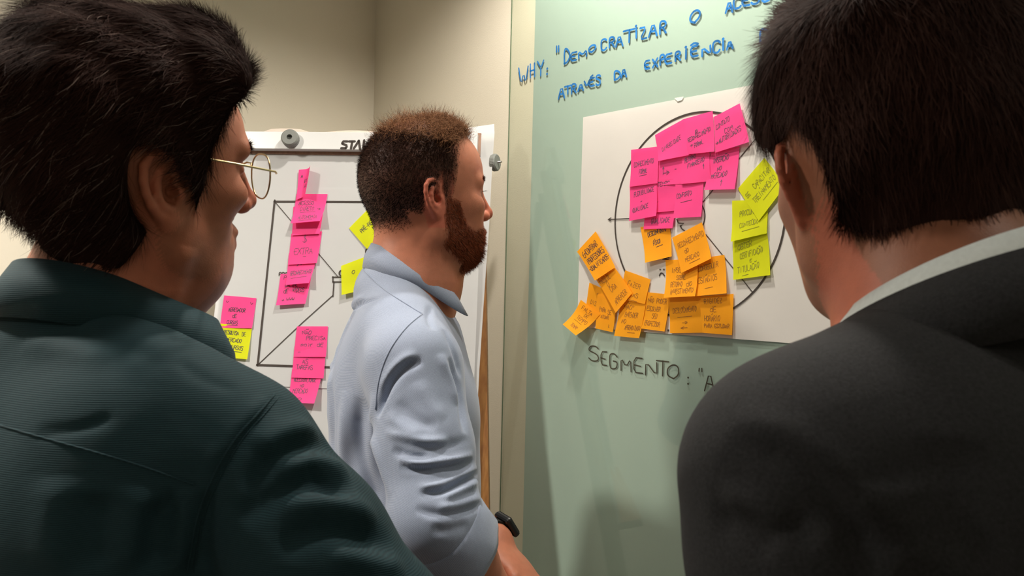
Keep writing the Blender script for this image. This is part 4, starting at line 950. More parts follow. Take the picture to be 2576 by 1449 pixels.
    hair = strands('hair', P, N, tangent(dd, N), .005 + .006 * sstep(l3[:, 2], .03, .1), 2, .0007, M_hair, None, .9, .2, 0, rs, .001, .35, col); adopt(hair, who)
    w = (sstep(z + .15 * x, .080, .10) * inhead * (1 - sstep(x + (ay / .05) ** 2 * .032, .062, .078))) * (.16 + 1.0 * sstep(x, -.01, .04)); P, N = sample_surface(V, Fq, w, 11000, rs)
    col = (hexc(118, 82, 58)) * rs.uniform(.6, 1.4, (len(P), 1))
    adopt(strands('hair_curls', P, N, tangent(np.outer(rs.uniform(-1, 1, len(P)), fx_) + rs.normal(0, .6, (len(P), 3)), N), .034, 8, .00045, M_hair, None, 1.2, .55, 0, rs, .001, .4, col), who)
    P, N = sample_surface(V, Fq, beard, 17000, rs); l3 = h.loc(P)
    col = (hexc(112, 56, 34)) * rs.uniform(.55, 1.35, (len(P), 1)); dd = np.outer(np.ones(len(P)), fx_) * .35 - uz_ * 1.0
    adopt(strands('beard', P, N, tangent(dd, N), (.006 + .005 * sstep(-l3[:, 2], .04, .10)) * (1 - .45 * (l3[:, 0] > .088) * (l3[:, 2] > -.056)), 3, .0007, M_hair, None, .65, .15, 0, rs, .001, .35, col), who)
    br = []
    for s in (1, -1):
        t = rs.uniform(0, 1, 420); c = np.stack([.0970 - .013 * t ** 1.6, s * (.014 + .036 * t), .028 + .006 * np.sin(t * 2.6) + rs.normal(0, .0018, 420)], 1); br.append(c)
    c = np.concatenate(br); P = h.o + c @ h.R.T; N = np.repeat((fx_ * .9)[None], len(P), 0); sg = np.sign(c[:, 1])[:, None]
    adopt(strands('eyebrows', P, N, sg * ly_ + .3 * uz_, .008, 2, .0006, M_hair, None, .1, 0, 0, rs, .002, .2, np.tile(hexc(70, 40, 28), (len(P), 1))), who)
    for s in (1, -1):
        c = np.stack([np.full(60, .0915), s * np.linspace(.024, .044, 60), np.full(60, .0145)], 1); P = h.o + c @ h.R.T
        adopt(strands('eyelashes', P, np.repeat(fx_[None], 60, 0), np.tile(fx_ + .35 * uz_, (60, 1)), .007, 3, .00035, M_hair, None, .3, 0, 0, rs, .001, .1, np.tile(hexc(30, 20, 16), (60, 1))), who)
    # ---- shirt
    g = .0034
    v = Vox(grid(B.o[0] - .28, B.o[0] + .32, g), grid(B.o[1] - .34, B.o[1] + .34, g), grid(1.06, zN + .06, g))
    Z = zN
    cap(v, B, (-.010, 0, Z - .035), (.0, 0, Z - .10), .062, .082, .04)
    for s in (1, -1):
        chain(v, B, [(-.022, s * .03, Z - .045), (-.016, s * .11, Z - .103), (-.005, s * .175, Z - .138)], [.050, .056, .058], .045)
    ell(v, B, (.002, 0, Z - .23), (.116, .172, .16), .05); ell(v, B, (.004, 0, Z - .36), (.112, .162, .20), .05)
    ell(v, B, (-.032, .06, Z - .20), (.080, .09, .13), .04); ell(v, B, (-.032, -.06, Z - .20), (.080, .09, .13), .04)
    cap(v, B, (0, 0, Z - .35), (0, 0, 1.06), .108, .108, .05, sq=((0, 1, 0), 1.42))
    for s_, e_, w_ in ((shR, elR, wrR), (shL, elL, wrL)):
        t = (w_ - e_) / np.linalg.norm(w_ - e_); mid = s_ * .45 + e_ * .55
        cap(v, I, s_, mid, .068, .061, .03); cap(v, I, mid, e_, .061, .058, .02); ce = e_ + t * .035; cap(v, I, e_, ce, .058, .056, .02)
    V, Fq = v.mesh(2); cast = Caster(V, Fq); N = vnormals(V, Fq)
    
    def F(pts, amp, w):
        nonlocal V; V = press(V, N, cast.line(pts), amp, w)
    for pts, a, w in FOLDS_BLUE: F(pts, a, w)
    V = V + N * (.0016 * np.sin(V[:, 2] * 38 + 9 * np.sin(V[:, 0] * 14)) * sstep(zN - .1 - V[:, 2], 0, .15))[:, None]
    shirt = adopt(np_mesh('shirt', V, Fq, M_blueshirt), who); cast = Caster(V, Fq)
    # rolled cuffs
    for e_, w_ in ((elR, wrR), (elL, wrL)):
        t = (w_ - e_) / np.linalg.norm(w_ - e_); a = np.cross(t, [0, 0, 1.0]); a /= np.linalg.norm(a); b_ = np.cross(t, a); V2, F2 = [], []
        prof = [(-.002, .0555), (.000, .0620), (.004, .0640), (.024, .0648), (.050, .0645), (.059, .0620), (.060, .0570), (.046, .0510), (.010, .0470)]
        for k in range(40):
            an = 2 * math.pi * k / 40
            for i, (q, r) in enumerate(prof):
                rr = r * (1 + .035 * math.sin(3 * an + .7) + .02 * math.sin(7 * an + q * 90)); V2.append(e_ + t * (.006 + q + .006 * math.sin(2 * an)) + rr * (math.cos(an) * a + math.sin(an) * b_))
        m = len(prof)
        for k in range(40):
            for i in range(m - 1): F2.append((k * m + i, k * m + i + 1, ((k + 1) % 40) * m + i + 1, ((k + 1) % 40) * m + i))
        adopt(np_mesh('rolled_cuff', np.array(V2), np.array(F2), M_blueshirt), who)
    # seams
    for pts in ([(1062, 790), (1030, 815), (1000, 850), (975, 890), (958, 935), (948, 985), (945, 1030)], [(905, 668), (960, 725), (1010, 757), (1062, 790)]):
        l = cast.line(pts, 30)
        if len(l) > 3: adopt(tube('seam', [p + n_ * .0003 for p, n_ in l], .0011, M_blueshirt, None, 6), who)
    # collar: stand round the neck, folded fall, points at the front
    rows_t, rows_m, rows_b = [], [], []
    for an in np.linspace(-2.38, 2.38, 61):
        ca, sa = math.cos(an), math.sin(an); fr_ = .5 - .5 * ca      # an=0 at the back, fr_ 0 back -> 1 front
        r0 = .063; top = np.array([.008 - r0 * ca * 1.04, r0 * sa * 1.0, Z + .038 - .056 * fr_ - .014 * fr_ ** 3])
        ex = sstep(abs(an), 1.5, 2.4)
        out = np.array([.006 - (r0 + .010 + .016 * ex) * ca * 1.05 + .018 * ex, (r0 + .022) * sa, Z + .002 - .050 * fr_ - .030 * ex])
        mid = (top + out) / 2 + np.array([-ca, sa, .3]) * .004
        inn = top + np.array([ca, -sa, 0]) * .005 - np.array([0, 0, .03])
        rows_t.append((B.w(inn), B.w(top + np.array([ca, -sa, 0]) * .002), B.w(top + np.array([0, 0, .003])), B.w(mid), B.w(out)))
    collar_sheet('collar', [[r[i] for r in rows_t] for i in range(5)], M_blueshirt, who)
    trousers_shoes(who, B, M_navy, M_dark, 1.15)
    # belt line
    pts = [B.w((.104 * math.cos(t), .150 * math.sin(t), 1.135)) for t in np.linspace(0, 2 * math.pi, 41)]
    adopt(tube('belt', pts, .016, M_dark, None, 6), who)
    # ---- watch on the far wrist
    t = wrL - elL; t /= np.linalg.norm(t); p0 = wrL - t * .012; e = tag(empty('wrist_watch', p0), 'black smart watch on the wrist of the man in blue', 'watch')
    dv = (p0 - CAM); dv /= np.linalg.norm(dv); o_ = np.array([.80, .25, .55]); o_ = o_ - t * (o_ @ t); o_ /= np.linalg.norm(o_); s_ = np.cross(t, o_)
    Mx = Matrix(((t[0], s_[0], o_[0], p0[0]), (t[1], s_[1], o_[1], p0[1]), (t[2], s_[2], o_[2], p0[2]), (0, 0, 0, 1)))
    adopt(box('case', (-.0195, -.0175, .027), (.0195, .0175, .0385), M_dark, None, Mx, .004), e)
    adopt(box('side_rail', (-.016, -.0181, .031), (.016, -.0172, .0345), M_steel, None, Mx, .0), e)
    adopt(box('screen', (-.016, -.0145, .0384), (.016, .0145, .039), M_screen, None, Mx, .0), e)
    V2, F2 = [], []
    for k in range(33):
        an = 2 * math.pi * k / 32; 
        for dx, r in ((-.011, .0275), (-.011, .0305), (.011, .0305), (.011, .0275)): V2.append(p0 + t * dx + r * (math.cos(an) * o_ + math.sin(an) * s_))
    for k in range(32):
        for i in range(4): F2.append((k * 4 + i, k * 4 + (i + 1) % 4, (k + 1) * 4 + (i + 1) % 4, (k + 1) * 4 + i))
    adopt(np_mesh('strap', np.array(V2), np.array(F2), M_dark, None, False), e)
M_blueshirt = mk_weave('light_blue_stripe', (0.25, 0.305, 0.43), (0.34, 0.39, 0.51), 240, attr_dir='DIAGONAL', rough=.75, bump=.12)
M_navy = mk('navy_trousers', (0.08, 0.09, 0.14), .85, .2, nscale=300, namt=.2)
M_screen = mk('watch_screen', (0.006, 0.006, 0.008), .08, .6, nscale=10, namt=.05)
FOLDS_BLUE = [
    # (pixel line, height m, half width m): arm-hole crease, back folds, crumpled sleeve
    ([(1062, 905), (1030, 915), (1000, 938), (975, 972), (958, 1012), (950, 1050)], -.010, .006), ([(1050, 890), (1015, 908), (985, 940), (962, 985)], .005, .008),
    ([(868, 812), (892, 772), (925, 755), (960, 748)], -.005, .004), ([(862, 800), (886, 762), (920, 745)], .003, .005),
    ([(830, 920), (848, 850), (875, 800)], -.006, .009), ([(815, 1000), (828, 920), (846, 850)], .005, .010),
    ([(850, 1250), (835, 1150), (830, 1050), (835, 960)], -.006, .012), ([(900, 1330), (870, 1200), (862, 1080), (868, 980)], .005, .012),
    ([(960, 1300), (915, 1180), (900, 1080), (905, 1000)], -.007, .011), ([(985, 1250), (950, 1150), (935, 1060), (940, 990)], .005, .010),
    ([(1188, 1146), (1120, 1160), (1050, 1168), (1000, 1150)], .007, .005), ([(1190, 1158), (1120, 1175), (1050, 1184), (1005, 1172)], -.006, .004),
    ([(1205, 1190), (1160, 1212), (1110, 1238), (1060, 1242)], -.0065, .004), ([(1200, 1178), (1155, 1200), (1105, 1224), (1050, 1226)], .005, .005), ([(1200, 1212), (1160, 1234), (1115, 1256)], .006, .005),
    ([(1180, 1105), (1120, 1125), (1060, 1128), (990, 1100)], -.003, .006), ([(970, 1085), (1020, 1105), (1080, 1112), (1130, 1108)], .005, .006), ([(985, 1130), (1030, 1150), (1080, 1150)], -.005, .005),
    ([(1215, 1265), (1160, 1288), (1100, 1296), (1045, 1280)], -.004, .005), ([(1210, 1252), (1155, 1272), (1100, 1280)], .004, .006), ([(1180, 1320), (1130, 1335), (1085, 1330)], -.003, .006),
    ([(1128, 900), (1150, 960), (1162, 1030), (1168, 1090)], -.006, .006), ([(1108, 890), (1132, 950), (1148, 1020)], .004, .008), ([(1118, 830), (1145, 890), (1158, 950)], -.004, .005),
    ([(1000, 1010), (1040, 1055), (1100, 1075)], -.003, .008), ([(975, 1040), (1010, 1080), (1060, 1095)], .003, .007), ([(1050, 960), (1080, 1020), (1120, 1050)], .002, .010),
    ([(1085, 770), (1075, 800), (1090, 830)], -.003, .005),
]
man_blue()
# ================================================================== the man in the dark green shirt with glasses
def man_green():
    rs = np.random.default_rng(33)
    h = Fr((-.368, .785, 1.636), rot(math.radians(47), math.radians(6), math.radians(11))); I = Fr((0, 0, 0), np.eye(3))
    B = Fr((0, 0, 0), rot(math.radians(72))); nb = h.w((-.045, 0, -.115)); B.o = np.array([nb[0], nb[1], 0]); Z = nb[2]
    who = tag(empty('person', (B.o[0], B.o[1], 0)), 'dark-haired man with glasses and a dark green shirt seen from behind', 'person')
    shR, shL = B.w((-.005, -.172, Z - .137)), B.w((-.005, .178, Z - .14))
    elR, elL = at_depth(955, 1600, .69), B.w((.03, .26, 1.16)); wrR, wrL = B.w((.27, .03, 1.17)), B.w((.25, -.06, 1.12))
    hx, hy, hz = h.o
    v = Vox(grid(B.o[0] - .32, B.o[0] + .45, .012, [(hx - .125, hx + .135, .0016)]), grid(B.o[1] - .22, B.o[1] + .42, .012, [(hy - .125, hy + .135, .0016), (1.0, 1.12, .006)]),
            grid(.95, hz + .15, .012, [(hz - .15, hz + .135, .0016), (1.07, 1.23, .006)]))
    D0 = add_head(v, h, nose=.955, ear=1.06, flare=7, chin=1.0, brow=.005, mx=-.010, cx=-.017)
    cap(v, I, h.w((-.02, 0, -.03)), nb, .056, .066, .035); cap(v, I, h.w((.01, 0, -.06)), nb + B.R @ np.array([.045, 0, -.02]), .048, .06, .03)
    ell(v, I, h.w((.03, -.02, -.10)), (.035, .03, .03), .03)
    ell(v, B, (0, 0, Z - .22), (.085, .13, .24), .05)
    for s_, e_, w_ in ((shR, elR, wrR), (shL, elL, wrL)):
        cap(v, I, s_, e_, .042, .040, .03); cap(v, I, e_, w_, .042, .028, .02)
    hand(v, wrR, B.R @ np.array([.1, .9, -.1]), B.R @ np.array([1, 0, .2]), 1, .3); hand(v, wrL, B.R @ np.array([.1, -.9, .0]), B.R @ np.array([1, 0, .2]), -1, .3)
    V, Fq = v.mesh(1); isear = field_at(D0, v.ax, V) > .0025
    cast = Caster(V, Fq); N = vnormals(V, Fq)
    for pts, a, w in ([(603, 545), (592, 575), (580, 610)], -.0012, .004), ([(470, 620), (452, 690), (440, 760)], .003, .012), ([(500, 690), (470, 730), (455, 770)], -.0015, .008):
        V = press(V, N, cast.line(pts), a, w)
    L_ = h.loc(V); x, y, z = L_.T; ay = np.abs(y); inh = (np.abs(L_) < .15).all(1)
    skin = np.tile(hexc(172, 106, 80), (len(V), 1))
    m = (sstep(x, .08, .115) * (z < .0) * inh)[:, None] * .4; skin = skin * (1 - m) + hexc(180, 92, 74) * m
    m = (isear & (ay > .06) & inh)[:, None] * .6; skin = skin * (1 - m) + hexc(206, 124, 98) * m
    st = (sstep(-z, .035, .055) * sstep(x, .005, .02) * inh)[:, None] * .28; skin = skin * (1 - st) + hexc(96, 70, 60) * st
    lip = inh & (np.abs(z + .06) < .009) & (ay < .022) & (x > .09); skin[lip] = hexc(160, 86, 74)
    ey = eye_tint(L_); skin = skin * (1 - ey) + hexc(34, 22, 18) * ey
    adopt(np_mesh('body', V, Fq, M_skin, None, True, skin), who)
    # ---- hair
    ZX = [-.12, -.07, -.045, -.030, -.020, -.010, .004, .009, .012, .022, .027, .036, .048, .064, .09]
    ZV = [-.088, -.086, -.078, -.058, -.030, .010, .028, .000, -.030, -.028, .010, .048, .070, .084, .100]
    def msk(x, y, z): return sstep(z - np.interp(x, ZX, ZV), -.007, .009 + .014 * sstep(x, .04, .08)) * ear_free(x, y, z, -.013, .029, .042)
    def tf(x, y, z):
        T = .013 + .021 * sstep(z, .04, .115) + .009 * sstep(x, .01, .04) * (1 - sstep(x, .06, .09)) * sstep(z, .07, .11) + .012 * sstep(-x, .03, .09) * sstep(z, -.06, .0) + .006 * sstep(x, .035, .085) * sstep(z, .06, .10) - .008 * sstep(-z, .03, .08) - .006 * sstep(x, .0, .02) * sstep(.03 - z, 0, .04)
        T = T - .007 * sstep(x, .055, .085) + .003 * np.sin(90 * x + 60 * z) * np.sin(70 * y + 40 * z)
        return -.014 + (T + .014) * msk(x, y, z)
    V, Fq = hair_volume(h, tf); V = V.copy(); l = h.loc(V)
    hc = hexc(52, 33, 28); adopt(np_mesh('hair', V, Fq, M_hair, None, True, np.tile(hc * .8, (len(V), 1))), who)
    mk_ = msk(*l.T) * (l[:, 2] > -.1); P, N = sample_surface(V, Fq, (mk_ > .45).astype(float) + .6 * (l[:, 0] > .03) * (mk_ > .45), 42000, rs); l = h.loc(P)
    fx_, ly_, uz_ = h.R[:, 0], h.R[:, 1], h.R[:, 2]
    wave = .55 * np.sin(55 * l[:, 0] + 30 * l[:, 2]) * np.sin(40 * l[:, 2] + 25 * l[:, 1]) + .3 * np.sin(120 * l[:, 0] - 60 * l[:, 2])
    fr = sstep(l[:, 0], .02, .08) * sstep(l[:, 2], .03, .09); dn = sstep(-l[:, 0], -.04, .06) * .55 + .25 + .5 * sstep(-l[:, 2], -.0, .06) + .5 * sstep(.02 - l[:, 2], 0, .04) * sstep(l[:, 0], 0, .02)
    dd = np.outer(-1.0 + .35 * fr, fx_) + np.outer(-dn * (1 - fr) + .75 * fr + .4 * wave, uz_) + np.outer(.25 * wave, ly_)
    tone = rs.uniform(.6, 1.3, (len(P), 1)); col = hc * tone; gy = rs.uniform(0, 1, len(P)) < .035; col[gy] = hexc(120, 104, 98)
    side = sstep(l[:, 0], .005, .03) * sstep(.03 - l[:, 2], 0, .04)
    adopt(strands('hair_strands', P, N, tangent(dd, N), (.032 - .018 * side - .012 * fr) * (1 - .35 * sstep(-l[:, 2], .02, .07)), 6, .00075, M_hair, None, (.22 + .10 * fr), .06, 0.02, rs, .002, .16, col, bendn=.05), who)
    for s in (1, -1):
        t = rs.uniform(0, 1, 380); c = np.stack([.1020 - .013 * t ** 1.6, s * (.014 + .036 * t), .034 + .006 * np.sin(t * 2.6) + rs.normal(0, .0022, 380)], 1); P = h.o + c @ h.R.T
        adopt(strands('eyebrow', P, np.repeat(fx_[None], len(P), 0), np.tile(s * ly_ + .25 * uz_, (len(P), 1)), .008, 2, .0006, M_hair, None, .0, 0, 0, rs, .003, .25, np.tile(hexc(44, 28, 22), (len(P), 1))), who)
    # ---- shirt
    g = .0040
    v = Vox(grid(B.o[0] - .34, B.o[0] + .44, .012, [(B.o[0] - .25, B.o[0] + .44, g)]), grid(B.o[1] - .22, B.o[1] + .34, g), grid(.98, Z + .07, .012, [(1.24, Z + .07, g)]))
    cap(v, B, (-.010, 0, Z - .045), (.0, 0, Z - .11), .066, .086, .04)
    for s in (1, -1):
        chain(v, B, [(-.026, s * .03, Z - .050), (-.020, s * .12, Z - .105), (-.005, s * .175, Z - .132)], [.052, .056, .058], .05)
    ell(v, B, (-.01, 0, Z - .21), (.128, .180, .16), .05); ell(v, B, (.0, 0, Z - .33), (.122, .168, .20), .05)
    ell(v, B, (-.05, .07, Z - .17), (.082, .095, .13), .04); ell(v, B, (-.05, -.07, Z - .17), (.082, .095, .13), .04)
    cap(v, B, (0, 0, Z - .35), (0, 0, 1.0), .115, .115, .05, sq=((0, 1, 0), 1.42))
    for s_, e_, w_ in ((shR, elR, wrR), (shL, elL, wrL)):
        mid = s_ * .5 + e_ * .5; cap(v, I, s_, mid, .066, .068, .03); cap(v, I, mid, e_, .068, .062, .02); cap(v, I, e_, w_ * .86 + e_ * .14, .062, .046, .02)
    V, Fq = v.mesh(2); cast = Caster(V, Fq); N = vnormals(V, Fq)
    for pts, a, w in FOLDS_GREEN: V = press(V, N, cast.line(pts), a * .8, w * 1.1)
    adopt(np_mesh('shirt', V, Fq, M_greenshirt), who); cast = Caster(V, Fq)
    for pts, r in ([(690, 992), (650, 1040), (600, 1090), (560, 1150), (530, 1210), (500, 1280), (485, 1350), (470, 1440)], .0012), ([(0, 1070), (120, 1105), (250, 1140), (380, 1180), (490, 1220)], .0009), ([(700, 1000), (662, 1046), (613, 1098), (575, 1158), (545, 1218), (515, 1285), (500, 1352), (485, 1440)], .0007):
        l = cast.line(pts, 40)
        if len(l) > 3: adopt(tube('seam', [p + n_ * .0002 for p, n_ in l], r, M_greenshirt, None, 6), who)
    # ---- collar
    rows = []
    for an in np.linspace(-2.25, 2.25, 61):
        ca, sa = math.cos(an), math.sin(an); fr_ = .5 - .5 * ca; r0 = .070; ex = sstep(abs(an), 1.0, 2.2)
        rt, ro = r0 + .040 * ex, r0 + .016 + .046 * ex
        top = np.array([.002 - rt * ca * 1.03, rt * sa, Z + .034 - .058 * fr_ - .012 * ex]); out = np.array([-.002 - ro * ca * 1.05, ro * sa, Z - .014 - .056 * fr_ - .030 * ex])
        mid = (top + out) / 2 + np.array([-ca, sa, .4]) * .006; inn = top * [1 - .25 * ex, 1 - .35 * ex, 1] + np.array([ca, -sa, 0]) * .005 - np.array([0, 0, .03 + .02 * ex])
        rows.append([B.w(inn), B.w(top + np.array([ca, -sa, 0]) * .002), B.w(top + np.array([0, 0, .003])), B.w(mid), B.w(out)])
    collar_sheet('collar', [[r[i] for r in rows] for i in range(5)], M_greenshirt, who)
    trousers_shoes(who, B, M_navy, M_dark, 1.06)
    # ---- eyeglasses
    gl = tag(empty('eyeglasses', h.w((.115, 0, .0))), 'thin gold wire-rimmed eyeglasses worn by the man in green', 'eyeglasses')
    def lens_pts(s, n=40):
        out = []
        for t in np.linspace(0, 2 * math.pi, n, endpoint=False):
            c, d_ = math.cos(t), math.sin(t); yy = .0265 * np.sign(c) * abs(c) ** .8; zz = .0225 * np.sign(d_) * abs(d_) ** .8
            if d_ < 0: yy = yy * (1 - .18 * abs(d_)) - (.0035 * abs(d_)); zz *= 1.08
            out.append(h.w((.113 - .0035 * ((yy + .036) / .03) ** 2 * .6 + .012 * (zz * .9), s * (.0365 + yy), .010 + zz)))
        return out
    for s in (1, -1):
        lp = lens_pts(s); adopt(tube('rim', lp + lp[:2], .0009, M_gold, None, 6), gl)
        c = np.mean(lp, axis=0); adopt(mesh_obj('lens', [c] + lp, [(0, i + 1, (i + 1) % len(lp) + 1) for i in range(len(lp))], M_lens, None, True), gl)
        adopt(tube('temple', [h.w((.110, s * .064, .016)), h.w((.104, s * .0725, .0185)), h.w((.06, s * .0765, .026)), h.w((.0, s * .0785, .035)), h.w((-.018, s * .079, .026)), h.w((-.03, s * .077, .004))], [.0013, .0011, .0011, .0012, .0014, .0012], M_gold, None, 6), gl)
        adopt(tube('nose_pad', [h.w((.106, s * .0105, .004)), h.w((.100, s * .010, -.003))], .0022, M_lens, None, 6), gl)
    adopt(tube('bridge', [h.w((.111, .0105, .016)), h.w((.1155, .005, .0195)), h.w((.1155, -.005, .0195)), h.w((.111, -.0105, .016))], .0010, M_gold, None, 6), gl)
M_greenshirt = mk_weave('dark_green_rib', (0.0055, 0.025, 0.034), (0.011, 0.044, 0.056), 185, attr_dir='Z', rough=.8, bump=.35, sheen=.02)
FOLDS_GREEN = [
    ([(835, 1120), (780, 1115), (720, 1135), (660, 1185), (620, 1240)], -.010, .009), ([(800, 1085), (740, 1080), (690, 1100), (650, 1140)], .008, .010), ([(880, 1195), (820, 1165), (760, 1160), (700, 1185)], .008, .010),
    ([(890, 1240), (820, 1215), (740, 1215), (660, 1260), (610, 1320)], -.012, .010), ([(950, 1310), (870, 1270), (790, 1262), (710, 1290)], .009, .012), ([(985, 1385), (890, 1335), (790, 1330), (690, 1370)], -.012, .012),
    ([(1020, 1445), (910, 1400), (810, 1400)], .010, .012), ([(770, 1165), (815, 1215), (865, 1245)], -.006, .007),
    ([(440, 1230), (412, 1320), (400, 1440)], -.010, .010), ([(470, 1230), (447, 1320), (440, 1440)], .008, .010), ([(360, 1220), (332, 1320), (320, 1440)], .007, .014), ([(250, 1240), (235, 1330), (230, 1440)], -.010, .016),
    ([(385, 1260), (372, 1340), (365, 1440)], -.008, .009), ([(520, 1240), (505, 1330), (500, 1440)], -.010, .009), ([(150, 1200), (140, 1320), (140, 1440)], .006, .018),
    ([(80, 820), (200, 830), (330, 870), (420, 930)], -.003, .010), ([(60, 860), (170, 880), (280, 900)], .003, .010), ([(90, 1090), (200, 1080), (290, 1045)], -.003, .005), ([(440, 900), (500, 950), (600, 985)], -.002, .006),
    ([(705, 1000), (655, 1050), (605, 1105), (565, 1170), (530, 1240), (510, 1320), (495, 1430)], -.005, .005), ([(670, 1000), (620, 1050), (570, 1110), (530, 1180)], .004, .007),
]
man_green()
# ================================================================== the man in the dark suit
def man_suit():
    rs = np.random.default_rng(44)
    h = Fr((.2885, .6105, 1.6375), rot(math.radians(90), math.radians(-4), math.radians(-11))); I = Fr((0, 0, 0), np.eye(3))
    B = Fr((0, 0, 0), rot(math.radians(118))); nb = h.w((-.045, 0, -.106)); B.o = np.array([nb[0], nb[1], 0]); Z = nb[2]
    who = tag(empty('person', (B.o[0], B.o[1], 0)), 'dark-haired man in a charcoal suit jacket with a white shirt collar seen from behind', 'person')
    shR, shL = B.w((-.005, -.165, Z - .106)), B.w((-.005, .152, Z - .106))
    elR, elL = B.w((.02, -.23, 1.16)), at_depth(2060, 1640, .47); wrR, wrL = B.w((.27, .0, 1.13)), B.w((.25, -.04, 1.18))
    hx, hy, hz = h.o
    v = Vox(grid(B.o[0] - .36, B.o[0] + .40, .012, [(hx - .12, hx + .12, .0024)]), grid(B.o[1] - .36, B.o[1] + .46, .012, [(hy - .125, hy + .145, .0024), (hy + .145, hy + .3, .007)]),
            grid(.85, hz + .15, .012, [(hz - .15, hz + .135, .0024), (.92, 1.2, .007)]))
    D0 = add_head(v, h, nose=1.0, ear=.92, flare=34, ear_lean=4)
    cap(v, I, h.w((-.02, 0, -.03)), nb, .058, .068, .035); cap(v, I, h.w((.01, 0, -.06)), nb + B.R @ np.array([.02, -.01, -.02]), .044, .055, .03)
    ell(v, B, (0, 0, Z - .22), (.085, .13, .24), .05)
    for s_, e_, w_ in ((shR, elR, wrR), (shL, elL, wrL)):
        cap(v, I, s_, e_, .042, .040, .03); cap(v, I, e_, w_, .042, .028, .02); hand(v, w_, w_ - e_, B.R @ np.array([1, 0, .3]), 1 if s_ is shR else -1, .3)
    V, Fq = v.mesh(1); isear = field_at(D0, v.ax, V) > .0025
    L_ = h.loc(V); x, y, z = L_.T; ay = np.abs(y); inh = (np.abs(L_) < .15).all(1)
    skin = np.tile(hexc(150, 96, 72), (len(V), 1)); m = (isear & (ay > .06) & inh)[:, None] * .6; skin = skin * (1 - m) + hexc(190, 100, 76) * m
    lip = inh & (np.abs(z + .06) < .009) & (ay < .022) & (x > .09); skin[lip] = hexc(160, 86, 74)
    adopt(np_mesh('body', V, Fq, M_skin, None, True, skin), who)
    # ---- hair
    ZX = [-.13, -.09, -.07, -.05, -.030, -.020, -.008, .006, .014, .028, .036, .05, .065, .08, .10]
    ZV = [-.056, -.056, -.054, -.044, -.024, .000, .024, .032, .034, .036, .04, .055, .068, .08, .092]
    def msk(x, y, z): return sstep(z - np.interp(x, ZX, ZV), -.006, .008) * ear_free(x, y, z, -.022, .039, .046)
    def tf(x, y, z):
        T = .0125 + .010 * sstep(z, .05, .115) + .006 * sstep(-x, .02, .08) * sstep(z, -.02, .02) - .003 * sstep(-z, .01, .05) + .002 * np.sin(100 * y + 30 * z) * np.sin(60 * z + 50 * x)
        return -.012 + (T + .012) * msk(x, y, z)
    V, Fq = hair_volume(h, tf); l = h.loc(V); hc = hexc(54, 35, 30)
    adopt(np_mesh('hair', V, Fq, M_hair, None, True, np.tile(hc * .8, (len(V), 1))), who)
    mk_ = msk(*l.T); P, N = sample_surface(V, Fq, ((mk_ > .45) * (l[:, 2] > -.09)).astype(float), 40000, rs); l = h.loc(P); fx_, ly_, uz_ = h.R[:, 0], h.R[:, 1], h.R[:, 2]
    wave = .5 * np.sin(45 * l[:, 1] + 20 * l[:, 2]) + .3 * np.sin(90 * l[:, 1] - 40 * l[:, 2])
    tp_ = sstep(l[:, 2], .10, .14)
    dd = np.outer(-(1 - tp_) * 1.0, uz_) + np.outer(.3 * wave + .8 * tp_ * rs.normal(0, .5, len(P)), ly_) + np.outer(.9 * tp_, fx_)
    col = hc * rs.uniform(.6, 1.35, (len(P), 1))
    adopt(strands('hair_strands', P, N, tangent(dd, N), .026 * (1 - .4 * sstep(-l[:, 2], .0, .05)), 5, .0008, M_hair, None, .16 + .5 * tp_, .05, .0, rs, .002, .14, col, bendn=.04), who)
    # ---- jacket
    g = .0042
    v = Vox(grid(B.o[0] - .34, B.o[0] + .36, g), grid(B.o[1] - .34, B.o[1] + .40, g), grid(.82, Z + .06, .014, [(1.24, Z + .06, g)]))
    cap(v, B, (-.012, 0, Z - .03), (.0, 0, Z - .10), .068, .094, .04)
    for s in (1, -1):
        chain(v, B, [(-.024, s * .03, Z - .045), (-.020, s * .11, Z - .084), (-.008, s * .155, Z - .100)], [.056, .060, .060], .05)
    ell(v, B, (-.01, 0, Z - .20), (.135, .185, .17), .05); ell(v, B, (.0, 0, Z - .34), (.130, .180, .20), .05)
    ell(v, B, (-.055, .07, Z - .16), (.085, .10, .13), .04); ell(v, B, (-.055, -.07, Z - .16), (.085, .10, .13), .04)
    cap(v, B, (0, 0, Z - .35), (0, 0, .84), .125, .135, .05, sq=((0, 1, 0), 1.42))
    for s_, e_, w_ in ((shR, elR, wrR), (shL, elL, wrL)):
        mid = s_ * .5 + e_ * .5; cap(v, I, s_, mid, .070, .068, .025); cap(v, I, mid, e_, .068, .062, .02); cap(v, I, e_, w_ * .9 + e_ * .1, .062, .046, .02)
    V, Fq = v.mesh(2); cast = Caster(V, Fq); N = vnormals(V, Fq)
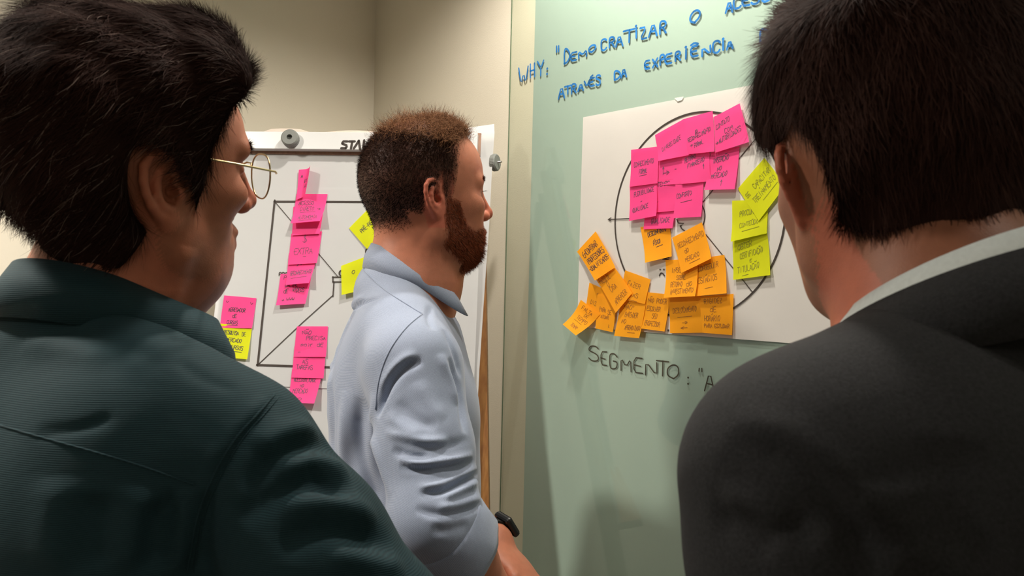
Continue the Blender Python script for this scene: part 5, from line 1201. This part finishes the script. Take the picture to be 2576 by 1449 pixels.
    for pts, a, w in FOLDS_SUIT: V = press(V, N, cast.line(pts), a, w)
    adopt(np_mesh('jacket', V, Fq, M_suit), who)
    # ---- shirt collar and jacket collar
    def ring(r0, top_b, top_f, hgt, flare, inn, lim, bulge):
        rows = []
        for an in np.linspace(-lim, lim, 61):
            ca, sa = math.cos(an), math.sin(an); fr_ = .5 - .5 * ca
            top = np.array([-.010 - r0 * ca * 1.05, r0 * sa, Z + top_b - top_f * fr_]); out = top + np.array([-ca * flare * 1.05, sa * flare, -hgt]); mid = (top + out) / 2 + np.array([-ca, sa, .4]) * bulge
            rows.append([B.w(top + np.array([ca, -sa, 0]) * .004 - np.array([0, 0, inn])), B.w(top + np.array([ca, -sa, 0]) * .0015), B.w(top + np.array([0, 0, .0025])), B.w(mid), B.w(out)])
        return [[r[i] for r in rows] for i in range(5)]
    collar_sheet('shirt_collar', ring(.078, .056, .085, .035, .010, .03, 2.8, .004), M_whiteshirt, who)
    collar_sheet('jacket_collar', ring(.086, .044, .085, .046, .024, .02, 2.7, .006), M_suit, who)
    trousers_shoes(who, B, M_suit, M_dark, 1.06)
M_suit = mk('charcoal_suit_wool', (0.0155, 0.016, 0.0180), .85, .2, nscale=500, namt=.35, bump=.4, bscale=1400, sheen=.03)
M_whiteshirt = mk('white_shirt_cotton', (0.55, 0.60, 0.60), .7, .3, nscale=300, namt=.05)
FOLDS_SUIT = [
    ([(1830, 1105), (1930, 1130), (2030, 1195), (2120, 1290), (2190, 1390), (2220, 1449)], -.007, .010), ([(1840, 1075), (1950, 1095), (2060, 1165), (2150, 1260), (2220, 1370)], .004, .012),
    ([(1800, 1190), (1900, 1215), (1990, 1280), (2060, 1370)], -.004, .010), ([(1790, 1300), (1880, 1320), (1960, 1380)], -.004, .010), ([(1810, 1240), (1900, 1265), (1980, 1330)], .003, .010),
    ([(2260, 1200), (2280, 1300), (2290, 1440)], .003, .020), ([(2400, 1100), (2420, 1250), (2430, 1440)], -.003, .020),
]
man_suit()
